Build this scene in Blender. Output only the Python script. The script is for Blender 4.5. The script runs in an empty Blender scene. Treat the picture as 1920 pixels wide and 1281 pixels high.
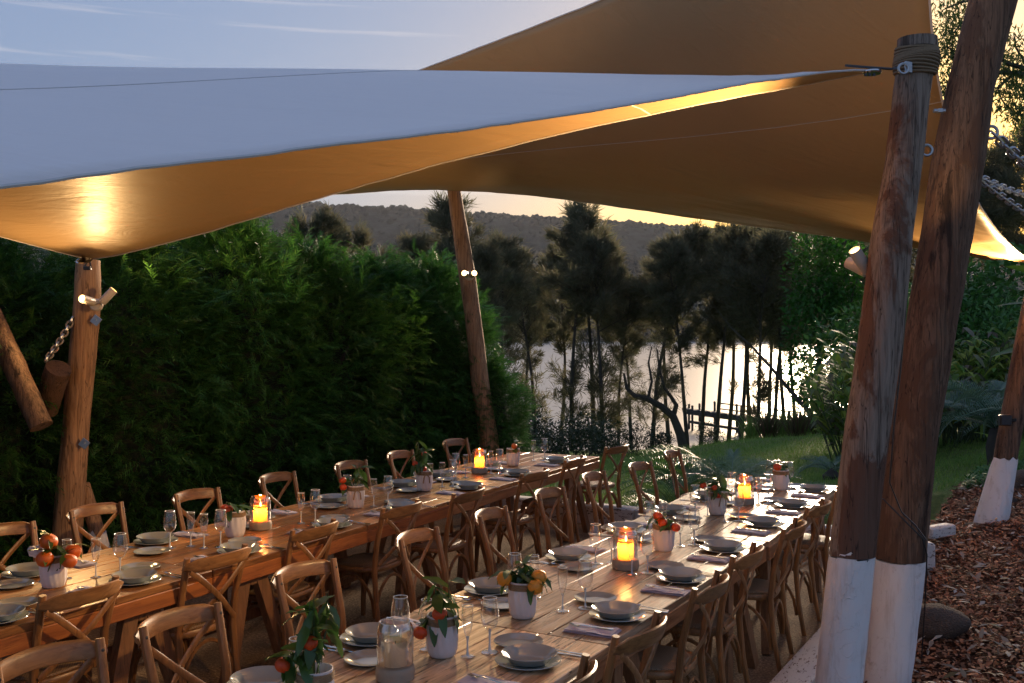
import bpy, math, random
import numpy as np
from mathutils import Vector, Matrix, noise as mnoise
random.seed(7)
rng = np.random.default_rng(7)
scene = bpy.context.scene
COL = scene.collection
R_ = math.radians

# ------------------------------------------------------------------ camera
F_PX, CX, HY, CZ = 1900.0, 960.0, 617.0, 2.1      # focal length and horizon of a 1920 px wide frame, eye height
cam_d = bpy.data.cameras.new('camera')
cam_d.sensor_width = 36.0
cam_d.lens = 36.0 * F_PX / 1920.0
cam_d.shift_y = -(1281 / 2.0 - HY) / 1920.0
cam_d.clip_start = 0.1
cam_d.clip_end = 6000.0
cam = bpy.data.objects.new('camera', cam_d)
COL.objects.link(cam)
cam.location = (0, 0, CZ)
cam.rotation_euler = (R_(90), 0, 0)
scene.camera = cam

# ------------------------------------------------------------------ sky, sun, exposure
SUN_EL, SUN_AZ = R_(8.5), R_(21.0)                 # azimuth to the right of the +Y axis
world = bpy.data.worlds.new('World')
scene.world = world
world.use_nodes = True
wn = world.node_tree
wn.nodes.clear()
w_out = wn.nodes.new('ShaderNodeOutputWorld')
w_bg = wn.nodes.new('ShaderNodeBackground')
w_bg.inputs['Strength'].default_value = 0.15
sky = wn.nodes.new('ShaderNodeTexSky')
sky.sky_type = 'NISHITA'
sky.sun_disc = False
sky.sun_elevation = SUN_EL
sky.sun_rotation = SUN_AZ
sky.altitude = 0
sky.air_density = 1.0
sky.dust_density = 2.4
sky.ozone_density = 1.2
# thin streaks of high cloud, laid out by sky direction
tc = wn.nodes.new('ShaderNodeTexCoord')
mp = wn.nodes.new('ShaderNodeMapping')
mp.inputs['Rotation'].default_value = (0, R_(-5), 0)
mp.inputs['Scale'].default_value = (1.1, 1.5, 30.0)
cn = wn.nodes.new('ShaderNodeTexNoise')
cn.inputs['Scale'].default_value = 2.1
cn.inputs['Detail'].default_value = 5.0
cn.inputs['Roughness'].default_value = 0.55
cr = wn.nodes.new('ShaderNodeValToRGB')
cr.color_ramp.elements[0].position = 0.59
cr.color_ramp.elements[0].color = (0, 0, 0, 1)
cr.color_ramp.elements[1].position = 0.75
cr.color_ramp.elements[1].color = (0.42, 0.42, 0.42, 1)
cmix = wn.nodes.new('ShaderNodeMixRGB')
cmix.inputs['Color2'].default_value = (2.2, 2.0, 1.9, 1)
wn.links.new(tc.outputs['Generated'], mp.inputs['Vector'])
wn.links.new(mp.outputs['Vector'], cn.inputs['Vector'])
wn.links.new(cn.outputs['Fac'], cr.inputs['Fac'])
wn.links.new(cr.outputs['Color'], cmix.inputs['Fac'])
gm = wn.nodes.new('ShaderNodeGamma')          # evens out the bright rim of the sunset, as the photograph's exposure does
gm.inputs['Gamma'].default_value = 1.2
wn.links.new(sky.outputs['Color'], gm.inputs['Color'])
hs = wn.nodes.new('ShaderNodeHueSaturation')
hs.inputs['Saturation'].default_value = 1.4
hs.inputs['Value'].default_value = 0.052
wn.links.new(gm.outputs['Color'], hs.inputs['Color'])
dome = wn.nodes.new('ShaderNodeMixRGB')       # the even blue grey of the dusk dome
dome.blend_type = 'ADD'; dome.inputs['Fac'].default_value = 1.0
dome.inputs['Color2'].default_value = (0.44, 0.60, 1.0, 1)
wn.links.new(hs.outputs['Color'], dome.inputs['Color1'])
wn.links.new(dome.outputs['Color'], cmix.inputs['Color1'])
wn.links.new(cmix.outputs['Color'], w_bg.inputs['Color'])
wn.links.new(w_bg.outputs['Background'], w_out.inputs['Surface'])

sun_d = bpy.data.lights.new('sun', 'SUN')
sun_d.energy = 4.2
sun_d.angle = R_(14.0)
sun_d.color = (1.0, 0.78, 0.55)
sun = bpy.data.objects.new('sun', sun_d)
COL.objects.link(sun)
sdir = Vector((math.sin(SUN_AZ) * math.cos(SUN_EL), math.cos(SUN_AZ) * math.cos(SUN_EL), math.sin(SUN_EL)))
sun.rotation_euler = sdir.to_track_quat('Z', 'Y').to_euler()
sun.location = sdir * 50

scene.view_settings.view_transform = 'Standard'
scene.view_settings.look = 'None'
scene.view_settings.gamma = 1.0
scene.view_settings.use_curve_mapping = False
scene.view_settings.exposure = 1.58
LAMP = 11.0                                         # scale of every lamp in the place
cy = scene.cycles
cy.use_denoising = True
cy.max_bounces = 8
cy.transparent_max_bounces = 24
cy.diffuse_bounces = 4
cy.glossy_bounces = 3
cy.transmission_bounces = 4
cy.sample_clamp_indirect = 4.0
cy.caustics_reflective = False
cy.caustics_refractive = False
cy.use_light_tree = True

# ------------------------------------------------------------------ geometry helpers
def un(px, py, D):
    """point on the sight line of photo pixel (px, py) at D metres in front of the camera"""
    return np.array([(px - CX) / F_PX * D, D, CZ - (py - HY) / F_PX * D])

def at(px, py, z):
    """where that sight line meets the level plane z"""
    D = F_PX * (CZ - z) / (py - HY)
    return np.array([(px - CX) / F_PX * D, D, z])

def link(o):
    COL.objects.link(o)
    return o

def np_mesh(name, V, Fc, mats=(), smooth=False, midx=None):
    me = bpy.data.meshes.new(name)
    V = np.ascontiguousarray(V, dtype=np.float32)
    Fc = np.ascontiguousarray(Fc, dtype=np.int32)
    n, k = Fc.shape
    me.vertices.add(len(V))
    me.vertices.foreach_set('co', V.ravel())
    me.loops.add(n * k)
    me.loops.foreach_set('vertex_index', Fc.ravel())
    me.polygons.add(n)
    me.polygons.foreach_set('loop_start', np.arange(0, n * k, k, dtype=np.int32))
    me.polygons.foreach_set('loop_total', np.full(n, k, dtype=np.int32))
    if smooth:
        me.polygons.foreach_set('use_smooth', np.ones(n, dtype=bool))
    for m in mats:
        me.materials.append(m)
    if midx is not None:
        me.polygons.foreach_set('material_index', np.asarray(midx, dtype=np.int32))
    me.update(calc_edges=True)
    return me

class MB:
    """collects shapes that make ONE mesh"""
    def __init__(s):
        s.V = []; s.F = []
    def add(s, V, F):
        o = len(s.V)
        s.V.extend([tuple(map(float, v)) for v in V])
        s.F.extend([tuple(i + o for i in f) for f in F])
        return s
    def box(s, c, d, rz=0.0, M=None):
        x, y, z = d[0] / 2, d[1] / 2, d[2] / 2
        V = [Vector((a * x, b * y, e * z)) for e in (-1, 1) for b in (-1, 1) for a in (-1, 1)]
        if M is None:
            M = Matrix.Rotation(rz, 3, 'Z')
        V = [M @ v + Vector(c) for v in V]
        return s.add(V, [(0, 2, 3, 1), (4, 5, 7, 6), (0, 1, 5, 4), (2, 6, 7, 3), (0, 4, 6, 2), (1, 3, 7, 5)])
    def cbox(s, c, d, b=0.003, M=None):
        """box with chamfered edges"""
        x, y, z = d[0] / 2, d[1] / 2, d[2] / 2
        b = min(b, x * .49, y * .49, z * .49)
        V = []
        for zz, ins in ((-z, b), (-z + b, 0), (z - b, 0), (z, b)):
            X, Y = x - ins, y - ins
            V += [(-X + b, -Y, zz), (X - b, -Y, zz), (X, -Y + b, zz), (X, Y - b, zz), (X - b, Y, zz), (-X + b, Y, zz), (-X, Y - b, zz), (-X, -Y + b, zz)]
        M = M or Matrix.Identity(3)
        V = [M @ Vector(v) + Vector(c) for v in V]
        F = [tuple(range(7, -1, -1)), tuple(range(24, 32))]
        for r in range(3):
            for i in range(8):
                j = (i + 1) % 8
                F.append((r * 8 + i, r * 8 + j, r * 8 + 8 + j, r * 8 + 8 + i))
        return s.add(V, F)
    def tube(s, P, r, n=8, cap=True, flat=None, up=(0, 0, 1)):
        """swept tube; r number or list; flat = (a, b) half sizes for a rounded strip"""
        P = [Vector(p) for p in P]
        m = len(P)
        rs = r if isinstance(r, (list, tuple, np.ndarray)) else [r] * m
        V = []; up = Vector(up)
        prev = None
        for i, p in enumerate(P):
            t = (P[min(i + 1, m - 1)] - P[max(i - 1, 0)]).normalized()
            if prev is None:
                a = up - t * up.dot(t)
                if a.length < 1e-3:
                    a = Vector((1, 0, 0)) - t * t.x
            else:
                a = prev - t * prev.dot(t)
            a.normalize(); prev = a
            b = t.cross(a)
            for k in range(n):
                q = 2 * math.pi * (k + .5) / n
                ca, sa = math.cos(q), math.sin(q)
                if flat:
                    sx = (abs(ca) ** .6) * (1 if ca > 0 else -1); sy = (abs(sa) ** .6) * (1 if sa > 0 else -1)
                    V.append(p + a * (sx * flat[0] * rs[i]) + b * (sy * flat[1] * rs[i]))
                else:
                    V.append(p + (a * ca + b * sa) * rs[i])
        F = []
        for i in range(m - 1):
            for k in range(n):
                k2 = (k + 1) % n
                F.append((i * n + k, i * n + k2, (i + 1) * n + k2, (i + 1) * n + k))
        if cap:
            F.append(tuple(range(n - 1, -1, -1)))
            F.append(tuple((m - 1) * n + k for k in range(n)))
        return s.add(V, F)
    def lathe(s, prof, n=24, c=(0, 0, 0), fn=None, cap0=False, cap1=False):
        V = []
        for j, (r, z) in enumerate(prof):
            for k in range(n):
                q = 2 * math.pi * k / n
                rr = fn(r, z, q) if fn else r
                V.append((c[0] + rr * math.cos(q), c[1] + rr * math.sin(q), c[2] + z))
        F = []
        for j in range(len(prof) - 1):
            for k in range(n):
                k2 = (k + 1) % n
                F.append((j * n + k, j * n + k2, (j + 1) * n + k2, (j + 1) * n + k))
        if cap0: F.append(tuple(range(n - 1, -1, -1)))
        if cap1: F.append(tuple((len(prof) - 1) * n + k for k in range(n)))
        return s.add(V, F)
    def mesh(s, name, mat, smooth=True, sharp=None):
        me = bpy.data.meshes.new(name)
        me.from_pydata(s.V, [], s.F)
        me.materials.append(mat)
        me.update()
        if smooth:
            me.polygons.foreach_set('use_smooth', [True] * len(me.polygons))
            me.set_sharp_from_angle(angle=R_(sharp if sharp is not None else 40))
        return me

def obj(name, me, parent=None, loc=None, rot=None, scale=None, M=None):
    o = bpy.data.objects.new(name, me)
    link(o)
    if parent is not None: o.parent = parent
    if M is not None: o.matrix_local = M
    if loc is not None: o.location = loc
    if rot is not None: o.rotation_euler = rot
    if scale is not None: o.scale = scale
    return o

def tag(o, label=None, cat=None, group=None, kind=None):
    if label: o['label'] = label
    if cat: o['category'] = cat
    if group: o['group'] = group
    if kind: o['kind'] = kind
    return o

def thing(name, label, cat, loc=(0, 0, 0), rz=0.0, group=None, scale=None, rot=None):
    o = link(bpy.data.objects.new(name, None))
    o.empty_display_size = 0.1
    o.location = tuple(map(float, loc)); o.rotation_euler = rot or (0, 0, rz)
    if scale: o.scale = (scale,) * 3 if isinstance(scale, (int, float)) else scale
    return tag(o, label, cat, group)

def kit_copy(src, parent=None):
    """copy a thing with its parts and sub-parts"""
    c = src.copy(); COL.objects.link(c)
    if parent is not None: c.parent = parent
    for ch in KIDS.get(src.name, ()):
        kit_copy(ch, c)
    return c
KIDS = {}
def remember(root):
    ch = [o for o in bpy.data.objects if o.parent == root]
    KIDS[root.name] = ch
    for c in ch: remember(c)
_used = set()
def place(proto, label, loc, rz=0.0, group=None, scale=None, rot=None):
    """the first call moves the thing itself, later ones copy it"""
    if proto.name not in KIDS: remember(proto)
    if proto.name in _used: o = kit_copy(proto)
    else: o = proto; _used.add(proto.name)
    o.location = tuple(map(float, loc)); o.rotation_euler = rot or (0, 0, rz)
    if scale: o.scale = (scale,) * 3
    o['label'] = label
    if group: o['group'] = group
    return o

# vectorised scattering of a small triangle template
def frames(X, U):
    X = X / np.linalg.norm(X, axis=1, keepdims=True)
    Z = U - (U * X).sum(1, keepdims=True) * X
    Z /= np.maximum(np.linalg.norm(Z, axis=1, keepdims=True), 1e-6)
    Y = np.cross(Z, X)
    return np.stack([X, Y, Z], axis=2)           # columns are the axes
def scatter(tv, tf, pos, Rm, sc):
    n, m = len(pos), len(tv)
    sc = np.asarray(sc)
    if sc.ndim == 1: sc = sc[:, None]
    V = np.einsum('nij,mj->nmi', Rm, tv) * sc[:, :, None] if sc.shape[1] == 1 else np.einsum('nij,nmj->nmi', Rm, tv[None] * sc[:, None, :])
    V = V + pos[:, None, :]
    Fc = tf[None] + (np.arange(n) * m)[:, None, None]
    return V.reshape(-1, 3), Fc.reshape(-1, tf.shape[1])
def merge(parts):
    Vs, Fs, o = [], [], 0
    for V, Fc in parts:
        Vs.append(V); Fs.append(Fc + o); o += len(V)
    return np.concatenate(Vs), np.concatenate(Fs)
def rdir(n, r=None):
    v = (r or rng).normal(size=(n, 3))
    return v / np.linalg.norm(v, axis=1, keepdims=True)
def nz(x, y, s=1.0, o=0.0):
    return mnoise.noise(Vector((x * s + o, y * s - o, o * .37)))

# ------------------------------------------------------------------ material helpers
class NT:
    def __init__(s, name):
        s.m = bpy.data.materials.new(name); s.m.use_nodes = True
        s.t = s.m.node_tree; s.t.nodes.clear()
        s.out = s.n('ShaderNodeOutputMaterial')
    def n(s, typ, **kw):
        nd = s.t.nodes.new(typ)
        for k, v in kw.items(): setattr(nd, k, v)
        return nd
    def l(s, a, b): s.t.links.new(a, b)
    def coord(s, which='Object', scale=(1, 1, 1), rand=False):
        c = s.n('ShaderNodeTexCoord'); m = s.n('ShaderNodeMapping')
        m.inputs['Scale'].default_value = scale
        s.l(c.outputs[which], m.inputs['Vector'])
        if rand:
            oi = s.n('ShaderNodeObjectInfo'); mu = s.n('ShaderNodeMath', operation='MULTIPLY')
            mu.inputs[1].default_value = 37.0
            s.l(oi.outputs['Random'], mu.inputs[0]); s.l(mu.outputs[0], m.inputs['Location'])
        return m.outputs['Vector']
    def noise(s, vec, scale, detail=4.0, rough=.55, dist=0.0):
        nd = s.n('ShaderNodeTexNoise')
        nd.inputs['Scale'].default_value = scale; nd.inputs['Detail'].default_value = detail
        nd.inputs['Roughness'].default_value = rough; nd.inputs['Distortion'].default_value = dist
        s.l(vec, nd.inputs['Vector'])
        return nd.outputs['Fac']
    def ramp(s, fac, stops, interp='LINEAR'):
        r = s.n('ShaderNodeValToRGB'); cr = r.color_ramp; cr.interpolation = interp
        while len(cr.elements) < len(stops): cr.elements.new(.5)
        for e, (p, c) in zip(cr.elements, stops):
            e.position = p; e.color = (c[0], c[1], c[2], 1) if not isinstance(c, (int, float)) else (c, c, c, 1)
        s.l(fac, r.inputs['Fac'])
        return r.outputs['Color']
    def mix(s, fac, a, b, mode='MIX'):
        m = s.n('ShaderNodeMixRGB', blend_type=mode)
        for k, v in (('Fac', fac), ('Color1', a), ('Color2', b)):
            if isinstance(v, (int, float)): m.inputs[k].default_value = v if k == 'Fac' else (v, v, v, 1)
            elif isinstance(v, tuple): m.inputs[k].default_value = (*v, 1)
            else: s.l(v, m.inputs[k])
        return m.outputs['Color']
    def bump(s, h, strength=.3, dist=.01, normal=None):
        b = s.n('ShaderNodeBump'); b.inputs['Strength'].default_value = strength; b.inputs['Distance'].default_value = dist
        s.l(h, b.inputs['Height'])
        if normal is not None: s.l(normal, b.inputs['Normal'])
        return b.outputs['Normal']
    def bsdf(s, color, rough=.5, metal=0.0, bump=None, spec=.5, **kw):
        p = s.n('ShaderNodeBsdfPrincipled')
        for k, v in (('Base Color', color), ('Roughness', rough), ('Metallic', metal), ('Specular IOR Level', spec)):
            if isinstance(v, (int, float)):
                p.inputs[k].default_value = v if k != 'Base Color' else (v, v, v, 1)
            elif isinstance(v, tuple): p.inputs[k].default_value = (*v, 1)
            else: s.l(v, p.inputs[k])
        for k, v in kw.items(): p.inputs[k].default_value = v
        if bump is not None: s.l(bump, p.inputs['Normal'])
        return p
    def end(s, sh):
        s.l(sh.outputs[0] if hasattr(sh, 'outputs') else sh, s.out.inputs['Surface'])
        return s.m

def m_plain(name, c, rough=.5, metal=0.0, var=.12, scale=30.0, bump=.1, bd=.002, spec=.5):
    t = NT(name); v = t.coord('Object')
    f = t.noise(v, scale, 4)
    col = t.mix(f, tuple(x * (1 - var) for x in c), tuple(min(1, x * (1 + var)) for x in c))
    return t.end(t.bsdf(col, rough, metal, t.bump(f, bump, bd) if bump else None, spec))

def m_leaf(name, cols, rough=.5, trans=.3, spec=.3):
    """cols: list of colours spread over the leaves at random"""
    t = NT(name)
    g = t.n('ShaderNodeNewGeometry')
    k = len(cols)
    col = t.ramp(g.outputs['Random Per Island'], [(i / max(1, k - 1), c) for i, c in enumerate(cols)])
    oi = t.n('ShaderNodeObjectInfo')
    hv = t.n('ShaderNodeHueSaturation')
    mr = t.n('ShaderNodeMapRange'); mr.inputs['To Min'].default_value = .8; mr.inputs['To Max'].default_value = 1.2
    t.l(oi.outputs['Random'], mr.inputs['Value']); t.l(mr.outputs[0], hv.inputs['Value']); t.l(col, hv.inputs['Color'])
    p = t.bsdf(hv.outputs['Color'], rough, spec=spec)
    tr = t.n('ShaderNodeBsdfTranslucent'); t.l(hv.outputs['Color'], tr.inputs['Color'])
    mx = t.n('ShaderNodeMixShader'); mx.inputs[0].default_value = trans
    t.l(p.outputs[0], mx.inputs[1]); t.l(tr.outputs[0], mx.inputs[2])
    return t.end(mx)
# ================================================================== materials
def wood(name, dark, mid, light, rough=.4, axis='x', sc=1.0, scratch=.5, spec=.5, bumpk=.25, var=.18):
    t = NT(name)
    s = {'x': (1.2, 14, 14), 'y': (14, 1.2, 14), 'z': (14, 14, 1.2)}[axis]
    v = t.coord('Object', tuple(a * sc for a in s), rand=True)
    g = t.noise(v, 2.2, 8, .62, .6)
    col = t.ramp(g, [(.30, dark), (.5, mid), (.68, light)])
    v2 = t.coord('Object', tuple(a * sc * b for a, b in zip(s, (.5, .35, .35))), rand=True)
    pat = t.noise(v2, 1.4, 3)
    col = t.mix(t.ramp(pat, [(.35, 0.0), (.7, .55)]), col, light)
    if scratch:
        v3 = t.coord('Object', tuple(a * sc for a in ((3, 30, 30) if axis == 'x' else (30, 3, 30) if axis == 'y' else (30, 30, 3))), rand=True)
        sn = t.noise(v3, 2.0, 6, .7, 1.5)
        mk = t.ramp(sn, [(.555, 0.0), (.61, scratch)])
        v4 = t.coord('Object', (2.2 * sc,) * 3, rand=True)
        ar = t.ramp(t.noise(v4, 1.3, 3), [(.44, 0.0), (.56, 1.0)])
        mk2 = t.mix(1.0, mk, ar, 'MULTIPLY')
        col = t.mix(mk2, col, (.025, .013, .008))
    oi = t.n('ShaderNodeObjectInfo'); hv = t.n('ShaderNodeHueSaturation')
    mr = t.n('ShaderNodeMapRange'); mr.inputs['To Min'].default_value = 1 - var; mr.inputs['To Max'].default_value = 1 + var
    t.l(oi.outputs['Random'], mr.inputs['Value']); t.l(mr.outputs[0], hv.inputs['Value']); t.l(col, hv.inputs['Color'])
    rg = t.ramp(g, [(.3, min(1, rough + .18)), (.7, rough)])
    return t.end(t.bsdf(hv.outputs['Color'], rg, 0, t.bump(g, bumpk, .004), spec))

M = {}
M['plank'] = wood('reclaimed_pine', (0.072, 0.029, 0.012), (0.42, 0.24, 0.11), (0.76, 0.57, 0.38), .28, 'x', 1.0, .95, .5, .4, .42)
M['plank_dark'] = wood('reclaimed_pine_orange', (0.060, 0.020, 0.007), (0.312, 0.126, 0.040), (0.540, 0.264, 0.096), .22, 'x', 1.0, .9, .5, .4, .38)
M['apron'] = wood('table_edge_timber', (0.144, 0.054, 0.019), (0.324, 0.138, 0.050), (0.456, 0.216, 0.090), .38, 'x', 1.2, .5, .5, .3, .12)
M['apron_dark'] = wood('table_edge_timber_orange', (0.156, 0.043, 0.014), (0.336, 0.106, 0.031), (0.456, 0.168, 0.050), .34, 'x', 1.2, .4, .5, .3, .12)
M['chair'] = wood('chair_elm', (0.109, 0.043, 0.014), (0.239, 0.104, 0.035), (0.348, 0.167, 0.061), .30, 'z', 1.6, .0, .5, .12, .15)
M['rail'] = wood('chair_elm_rail', (0.119, 0.050, 0.017), (0.252, 0.116, 0.041), (0.364, 0.182, 0.070), .28, 'x', 1.6, .0, .5, .12, .15)
M['trestle'] = wood('trestle_timber', (0.108, 0.048, 0.022), (0.240, 0.108, 0.046), (0.336, 0.168, 0.072), .5, 'z', 1.0, .4, .4, .3, .15)
M['jetty'] = m_plain('jetty_timber', (.07, .06, .05), .85)
M['metal'] = m_plain('galvanised_steel', (.42, .43, .45), .38, .9, .2, 60, .15)
M['steel'] = m_plain('polished_steel', (.62, .62, .62), .16, 1.0, .05, 40, .03)
M['dark_metal'] = m_plain('dark_steel', (.06, .06, .065), .4, .6)
M['lamp_body'] = m_plain('cream_powder_coat', (.62, .54, .46), .35)
M['black'] = m_plain('black_plastic', (.015, .015, .017), .3)
M['plate'] = m_plain('grey_green_glaze', (0.338, 0.350, 0.325), .10, 0, .06, 14, .03, .003, .7)
M['plate_l'] = m_plain('pale_grey_green_glaze', (0.432, 0.450, 0.414), .10, 0, .06, 14, .03, .003, .7)
M['vase'] = m_plain('matt_white_ceramic', (.72, .66, .65), .6, 0, .06, 10, .12, .003)
M['stone'] = m_plain('pale_limewashed_wood', (.34, .27, .20), .7, 0, .18, 40, .3)
M['twine'] = m_plain('jute_twine', (.30, .19, .10), .9, 0, .35, 260, .8, .002)
M['rope'] = m_plain('jute_rope_wrap', (.20, .135, .08), .95, 0, .35, 160, .8, .003)
M['strap'] = m_plain('black_sail_strap', (.02, .02, .022), .8)
M['white_paint'] = None
M['stalk'] = m_plain('green_stalk', (.06, .09, .025), .6)
M['tri'] = m_plain('tree_bark_grey', (.055, .045, .038), .9, 0, .4, 8, .5, .02)
M['cane_edge'] = M['chair']

# fruit
def m_fruit(name, a, b):
    t = NT(name); v = t.coord('Object')
    c = t.mix(t.noise(v, 14, 3), a, b)
    return t.end(t.bsdf(c, .38, 0, t.bump(t.noise(v, 420, 2), .5, .0015), .5))
M['mandarin'] = m_fruit('mandarin_peel', (.55, .045, .008), (.62, .085, .010))
M['orange'] = m_fruit('orange_peel', (.68, .23, .020), (.72, .33, .035))

M['orange_deep'] = m_fruit('deep_orange_peel', (.58, .095, .010), (.64, .14, .014))
# napkin linen
t = NT('lilac_grey_linen'); v = t.coord('Object')
w1 = t.n('ShaderNodeTexWave', wave_type='BANDS', bands_direction='X'); w1.inputs['Scale'].default_value = 260
w2 = t.n('ShaderNodeTexWave', wave_type='BANDS', bands_direction='Y'); w2.inputs['Scale'].default_value = 260
t.l(v, w1.inputs[0]); t.l(v, w2.inputs[0])
hh = t.mix(.5, w1.outputs['Color'], w2.outputs['Color'])
cc = t.mix(t.noise(v, 9, 3), (.40, .365, .45), (.50, .46, .56))
M['napkin'] = t.end(t.bsdf(cc, .85, 0, t.bump(hh, .2, .0008), .2))

# cane seat weave
t = NT('woven_cane'); v = t.coord('Object', (1, 1, 1))
ck = t.n('ShaderNodeTexChecker'); ck.inputs['Scale'].default_value = 130
t.l(v, ck.inputs['Vector'])
w1 = t.n('ShaderNodeTexWave', wave_type='BANDS', bands_direction='DIAGONAL'); w1.inputs['Scale'].default_value = 42; w1.inputs['Distortion'].default_value = .6
t.l(v, w1.inputs[0])
cc = t.mix(ck.outputs['Fac'], (.16, .085, .04), (.40, .25, .14))
cc = t.mix(t.ramp(w1.outputs['Fac'], [(.25, 0.0), (.7, .6)]), cc, (.44, .30, .18))
M['cane'] = t.end(t.bsdf(cc, .45, 0, t.bump(t.mix(.5, ck.outputs['Fac'], w1.outputs['Fac']), .9, .004), .5))

# thin clear glass
t = NT('clear_glass')
lw = t.n('ShaderNodeLayerWeight'); lw.inputs['Blend'].default_value = .5
pw = t.n('ShaderNodeMath', operation='POWER'); pw.inputs[1].default_value = 1.7
ml = t.n('ShaderNodeMath', operation='MULTIPLY_ADD'); ml.inputs[1].default_value = .85; ml.inputs[2].default_value = .10; ml.use_clamp = True
gl = t.n('ShaderNodeBsdfGlossy'); gl.inputs['Roughness'].default_value = .06; gl.inputs['Color'].default_value = (1, 1, 1, 1)
tp = t.n('ShaderNodeBsdfTransparent'); tp.inputs['Color'].default_value = (.97, .975, .97, 1)
mx = t.n('ShaderNodeMixShader')
t.l(lw.outputs['Facing'], pw.inputs[0]); t.l(pw.outputs[0], ml.inputs[0]); t.l(ml.outputs[0], mx.inputs[0]); t.l(tp.outputs[0], mx.inputs[1]); t.l(gl.outputs[0], mx.inputs[2])
M['glass'] = t.end(mx)

t = NT('glass_edge_glint')  # bright edge highlights put into a pale, nearly opaque colour
gl = t.n('ShaderNodeBsdfPrincipled'); gl.inputs['Base Color'].default_value = (.75, .78, .78, 1); gl.inputs['Roughness'].default_value = .12; gl.inputs['Specular IOR Level'].default_value = 1.0
tp = t.n('ShaderNodeBsdfTransparent'); mx = t.n('ShaderNodeMixShader'); mx.inputs[0].default_value = .8
t.l(tp.outputs[0], mx.inputs[1]); t.l(gl.outputs[0], mx.inputs[2]); M['glass_edge_glint'] = t.end(mx)
# wax
def m_wax(name, c, tr):
    t = NT(name); v = t.coord('Object')
    p = t.bsdf(c, .45, 0, t.bump(t.noise(v, 40, 3), .15, .003), .4)
    tl = t.n('ShaderNodeBsdfTranslucent'); tl.inputs['Color'].default_value = (*c, 1)
    mx = t.n('ShaderNodeMixShader'); mx.inputs[0].default_value = tr
    t.l(p.outputs[0], mx.inputs[1]); t.l(tl.outputs[0], mx.inputs[2])
    return t.end(mx)
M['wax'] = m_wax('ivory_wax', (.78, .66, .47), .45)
M['wax_glow'] = m_wax('flame_tinted_wax', (.92, .40, .085), .85)  # lit candles: the flame's orange glow is put into the wax colour

def m_emit(name, c, s):
    t = NT(name); e = t.n('ShaderNodeEmission'); e.inputs['Color'].default_value = (*c, 1); e.inputs['Strength'].default_value = s
    return t.end(e)
M['flame'] = m_emit('candle_flame', (1.0, .55, .16), 9.0)
M['lens'] = m_emit('lit_lamp_lens', (1.0, .56, .17), 7.0)

# canvas
def m_canvas(name, a, b, tc_, rough, spec, tr):
    t = NT(name); v = t.coord('Object')
    stain = t.noise(t.coord('Object', (.5, .5, .5)), 1.6, 6, .6)
    cc = t.mix(stain, a, b)
    sp = t.ramp(t.noise(v, 3.5, 8, .75), [(.70, 0.0), (.78, .30)])
    cc = t.mix(sp, cc, tuple(x * .5 for x in a))
    cr1 = t.noise(t.coord('Object', (.7, 2.6, 1.0)), 1.7, 5, .6, 1.2)
    fine = t.noise(t.coord('Object', (3, 9, 3)), 3.0, 4, .6, .5)
    bm = t.bump(cr1, .22, .05)
    bm = t.bump(fine, .14, .012, bm)
    p = t.bsdf(cc, rough, 0, bm, spec)
    tl = t.n('ShaderNodeBsdfTranslucent'); tl.inputs['Color'].default_value = (*tc_, 1)
    mx = t.n('ShaderNodeMixShader'); mx.inputs[0].default_value = tr
    t.l(p.outputs[0], mx.inputs[1]); t.l(tl.outputs[0], mx.inputs[2])
    return t.end(mx)
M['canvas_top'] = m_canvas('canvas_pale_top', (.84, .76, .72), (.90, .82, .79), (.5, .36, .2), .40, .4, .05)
M['canvas_under'] = m_canvas('canvas_lamp_warmed_underside', (.42, .275, .145), (.49, .325, .175), (.5, .36, .2), .42, .4, .05)  # brown of the lamplit cloth is put into the underside colour
M['hem'] = m_plain('canvas_hem_webbing', (.66, .62, .60), .7)

# weathered poles: grey bark-free wood with brown patches and cracks
def m_pole(name, base, dark, red, thr=.5):
    t = NT(name)
    v = t.coord('Object', (5, 5, .55), rand=True)
    g = t.noise(t.coord('Object', (20, 20, 1.1), rand=True), 2.0, 9, .68, .7)
    col = t.ramp(g, [(.28, dark), (.50, base), (.72, tuple(min(1, b * 1.45) for b in base))])
    pt = t.noise(t.coord('Object', (3.5, 3.5, 1.3), rand=True), 1.35, 6, .62, .4)
    pm = t.ramp(pt, [(thr, 0.0), (thr + .05, .85)])
    col = t.mix(pm, col, red)
    st = t.noise(t.coord('Object', (7, 7, .8), rand=True), 1.2, 6, .66, .3)
    col = t.mix(t.ramp(st, [(.56, 0.0), (.64, .85)]), col, dark)
    crk = t.noise(t.coord('Object', (26, 26, .9), rand=True), 1.0, 3, .5, .2)
    ck = t.ramp(crk, [(.485, 0.0), (.5, 1.0), (.515, 0.0)])
    col = t.mix(t.mix(1.0, ck, .8, 'MULTIPLY'), col, tuple(d * .35 for d in dark))
    b = t.bump(g, .6, .012); b = t.bump(pm, .5, .012, b); b = t.bump(ck, -.6, .01, b)
    return t.end(t.bsdf(col, .82, 0, b, .3))
M['pole_grey'] = m_pole('weathered_grey_log', (.25, .19, .15), (.045, .028, .020), (.13, .058, .034), .50)
M['pole_brown'] = m_pole('stained_brown_log', (.165, .098, .062), (.020, .012, .009), (.115, .060, .036), .47)
M['pole_pine'] = m_pole('stripped_pine_log', (0.378, 0.210, 0.110), (0.147, 0.068, 0.032), (0.294, 0.147, 0.069), .60)

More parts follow.
